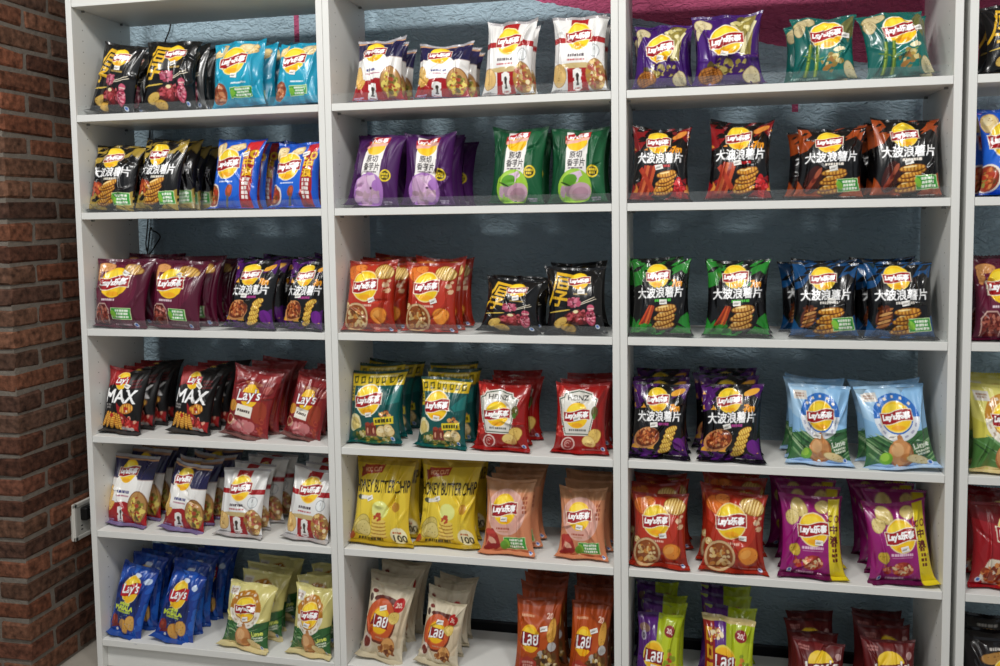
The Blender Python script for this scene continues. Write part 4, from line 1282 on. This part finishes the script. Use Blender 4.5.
def copy_thing(o):
    c = o.copy(); col.objects.link(c)
    for ch in o.children:
        if ch.name.startswith('price'): continue
        d = ch.copy(); col.objects.link(d); d.parent = c
    return c


for n, (key, case, row, x0, x1, yt, yb, tilt, turn, behind) in enumerate(FRONT):
    rng = random.Random(100 + n)
    zs = SHELF_Z[row]
    xc = (x0 + x1) / 2
    yf = 0.014
    if yb is not None and row >= 3:
        yf = float(np.clip(hit(xc, yb, 2, zs + .001)[1], 0.010, 0.05))
    elif yb is None: yf = 0.016
    fat = DESIGNS[key][2]
    skirt = .016 if row < 3 else .021
    y0 = yf + skirt + .002           # pouch middle at its base
    w = abs(hit(x1, 300, 1, y0)[0] - hit(x0, 300, 1, y0)[0]) * .985
    t = fat * (.048 + .10 * w)
    lean = LEAN + math.radians(rng.uniform(-2, 3)) + (math.radians(3) if row >= 3 else 0)
    h = .17
    for _ in range(4):
        h = (hit(xc, yt, 1, y0 + h * math.sin(lean))[2] - zs) / (math.cos(lean) * math.cos(math.radians(tilt)))
    ym = yb if yb is not None else yt + 75
    X = float(hit(xc, ym, 1, y0)[0]) - math.sin(math.radians(max(-3, min(3, tilt)))) * h * .3
    bag = Bag(w, h, t, 500 + n, skirt, {'honey': 1.8, 'peach': 1.35, 'durian': 1.4, 'bamboo': 1.4, 'sky': 1.3, 'meat': 1.3}.get(key, 1.15))
    root = bpy.data.objects.new('chip_bag', None); col.objects.link(root)
    big = case == 3
    place_parts(root, bag.meshes(key, 112 if key == 'honey' else 100, 130, n))
    if STICK.get(key):
        ax, ay, ar = STICK[key]
        link('price_sticker', bag.sticker(ax + rng.uniform(-.05, .05), ay + rng.uniform(-.03, .03), ar + rng.uniform(-12, 12)), root)
    root.matrix_world = Matrix.Translation((X, y0, zs)) @ Matrix.Rotation(math.radians(-turn), 4, 'Z') @ Matrix.Rotation(-lean, 4, 'X') @ Matrix.Rotation(math.radians(tilt), 4, 'Y')
    k = (key, case, row)
    seen[k] = seen.get(k, 0) + 1
    side = '' if count[k] == 1 else ('left' if seen[k] == 1 else 'right')
    grp = f'{words_for(key)} bags on the {ROWN[row]} shelf of {CASEN[case]}'
    column = f'in {side} column' if side else 'of its column'
    tag(root, f'{words_for(key)} crisp bag, front {column}, {ROWN[row]} shelf, {CASEN[case]}', 'crisp bag', grp)
    # the bags queued behind it, further back on the shelf
    if behind:
        kb = 'thailime' if key == 'thaimix' else key
        ck = (kb, round(w, 2), round(h, 2))
        if ck not in low_cache:
            low_cache[ck] = Bag(w, h, t * .94, 900 + n, .012).meshes(kb, 52, 60, n)
        parts = low_cache[ck]
        first = None
        step = min(t * .98, (DEPTH - .03 - y0) / max(behind, 1))
        for b in range(behind):
            if first is None:
                o = bpy.data.objects.new('chip_bag', None); col.objects.link(o)
                place_parts(o, parts); first = o
            else:
                o = copy_thing(first)
            yb_ = y0 + .004 + step * (b + 1)
            ln = lean + math.radians(rng.uniform(-1.5, 1.5))
            o.matrix_world = Matrix.Translation((X + rng.uniform(-.014, .014), yb_, zs)) @ Matrix.Rotation(math.radians(rng.uniform(-4, 4)), 4, 'Z') @ Matrix.Rotation(-ln, 4, 'X') @ Matrix.Rotation(math.radians(tilt * .5 + rng.uniform(-2.5, 2.5)), 4, 'Y') @ Matrix.Scale(rng.uniform(.97, 1.05), 4, Vector((0, 0, 1)))
            column = 'behind the red-edged lime bag' if kb != key else column
            tag(o, f'{words_for(kb)} crisp bag, {ORD[b + 1]} back {column}, {ROWN[row]} shelf, {CASEN[case]}', 'crisp bag', grp)

# ------------------------------------------------------------------ clear lips along the upper shelves
for case in range(3):
    for row in range(3):
        a, b = CASE_X[case] + PANEL + .003, CASE_X[case] + PITCH_X - PANEL - .003
        o = MB().box(a, b, .0045, .0065, SHELF_Z[row], SHELF_Z[row] + .027, .0004).build('shelf_lip', M_LIP)
        tag(o, f'clear acrylic strip along the front edge, {ROWN[row]} shelf, {CASEN[case]}', 'shelf lip', 'clear strips on the shelf fronts')

# ------------------------------------------------------------------ double socket on the brick pier
sy0, sy1, sz0, sz1 = .066, .152, .365, .484
root = bpy.data.objects.new('wall_socket', None); col.objects.link(root); root.location = (BX, (sy0 + sy1) / 2, (sz0 + sz1) / 2)
tag(root, 'white wall socket with a black plug in it on the brick pier', 'wall socket')
hy, hz = (sy1 - sy0) / 2, (sz1 - sz0) / 2
MB().box(-.004, .007, -hy, hy, -hz, hz, .002).build('back_box', M_SOCKET, root)
fr = MB()
fr.box(.006, .013, -hy, hy, hz - .014, hz, .002); fr.box(.006, .013, -hy, hy, -hz, -hz + .014, .002)
fr.box(.006, .013, -hy, -hy + .014, -hz, hz, .002); fr.box(.006, .013, hy - .014, hy, -hz, hz, .002)
fr.build('frame', M_SOCKET, root)
ins = MB().box(.006, .010, -hy + .014, hy - .014, -hz + .014, hz - .014, .001).build('insert', M_SOCKET, root)
sl = MB()
for zz in (-.018, -.030): sl.box(.0098, .0106, -.012, -.004, zz - .002, zz + .002)
sl.build('pin_slot', M_BLACK, ins)
MB().box(.010, .034, -.016, .033, .000, .042, .004).build('plug', M_BLACK, root)

# ------------------------------------------------------------------ loose black cable hanging behind the left bookcase
pts = []
for (px, py) in ((171, 12), (170, 28), (165, 42), (160, 60)): pts.append(hit(px, py, 1, WALL_Y - .012))


def smooth(p, n=6):
    p = [Vector(q) for q in p]; out = []
    for i in range(len(p) - 1):
        a, b, c, d = p[max(i - 1, 0)], p[i], p[i + 1], p[min(i + 2, len(p) - 1)]
        for k in range(n):
            t = k / n
            out.append(.5 * ((2 * b) + (c - a) * t + (2 * a - 5 * b + 4 * c - d) * t * t + (3 * b - a - 3 * c + d) * t ** 3))
    return out + [p[-1]]


pts += [hit(px, py, 1, WALL_Y - .013) for px, py in ((150, 130), (149, 200), (147, 232), (146, 245), (149, 254), (157, 243), (160, 236), (153, 231), (149, 238))]
pts += [np.array(q) for q in ((-.05, WALL_Y - .016, .95), (-.07, WALL_Y - .018, .6), (-.065, WALL_Y - .022, .1), (-.06, WALL_Y - .026, .002))]
o = MB().tube(smooth(pts), .0022).build('cable', M_BLACK)
tag(o, 'thin black cable looping down the blue wall behind the maroon bags', 'cable')

# ------------------------------------------------------------------ light
def area(name, loc, size, power, target, color=(1, .985, .955)):
    l = bpy.data.lights.new(name, 'AREA'); l.energy = power; l.size = size; l.color = color
    o = bpy.data.objects.new(name, l); col.objects.link(o); o.location = loc
    o.rotation_euler = (Vector(target) - Vector(loc)).to_track_quat('-Z', 'Y').to_euler()
    return o


for x in (-.1, 1.2, 2.5): area('ceiling_lamp', (x, -1.65, 3.15), 0.40, 27, (x, -.3, .3))
for x in (0.2, 2.2): area('ceiling_lamp', (x, -3.2, 3.3), .7, 12, (x, -1.0, 0))

w = bpy.data.worlds.new('World'); bpy.context.scene.world = w; w.use_nodes = True
bg = w.node_tree.nodes['Background']
bg.inputs['Color'].default_value = (.82, .91, 1, 1); bg.inputs['Strength'].default_value = .30

# ------------------------------------------------------------------ camera and view
cam = bpy.data.cameras.new('camera'); co = bpy.data.objects.new('camera', cam); col.objects.link(co)
cam.sensor_fit = 'HORIZONTAL'; cam.sensor_width = 36; cam.lens = F_PX * 36 / 1000
cam.shift_x = (500 - PP[0]) / 1000; cam.shift_y = -(333 - PP[1]) / 1000
cam.clip_start = .05; cam.clip_end = 50
co.matrix_world = Matrix(((RT[0], UP[0], -FW[0], CAM[0]), (RT[1], UP[1], -FW[1], CAM[1]), (RT[2], UP[2], -FW[2], CAM[2]), (0, 0, 0, 1)))
sc = bpy.context.scene
sc.camera = co
sc.view_settings.view_transform = 'Standard'; sc.view_settings.look = 'None'
sc.view_settings.gamma = 1; sc.view_settings.use_curve_mapping = False
sc.view_settings.exposure = -0.05
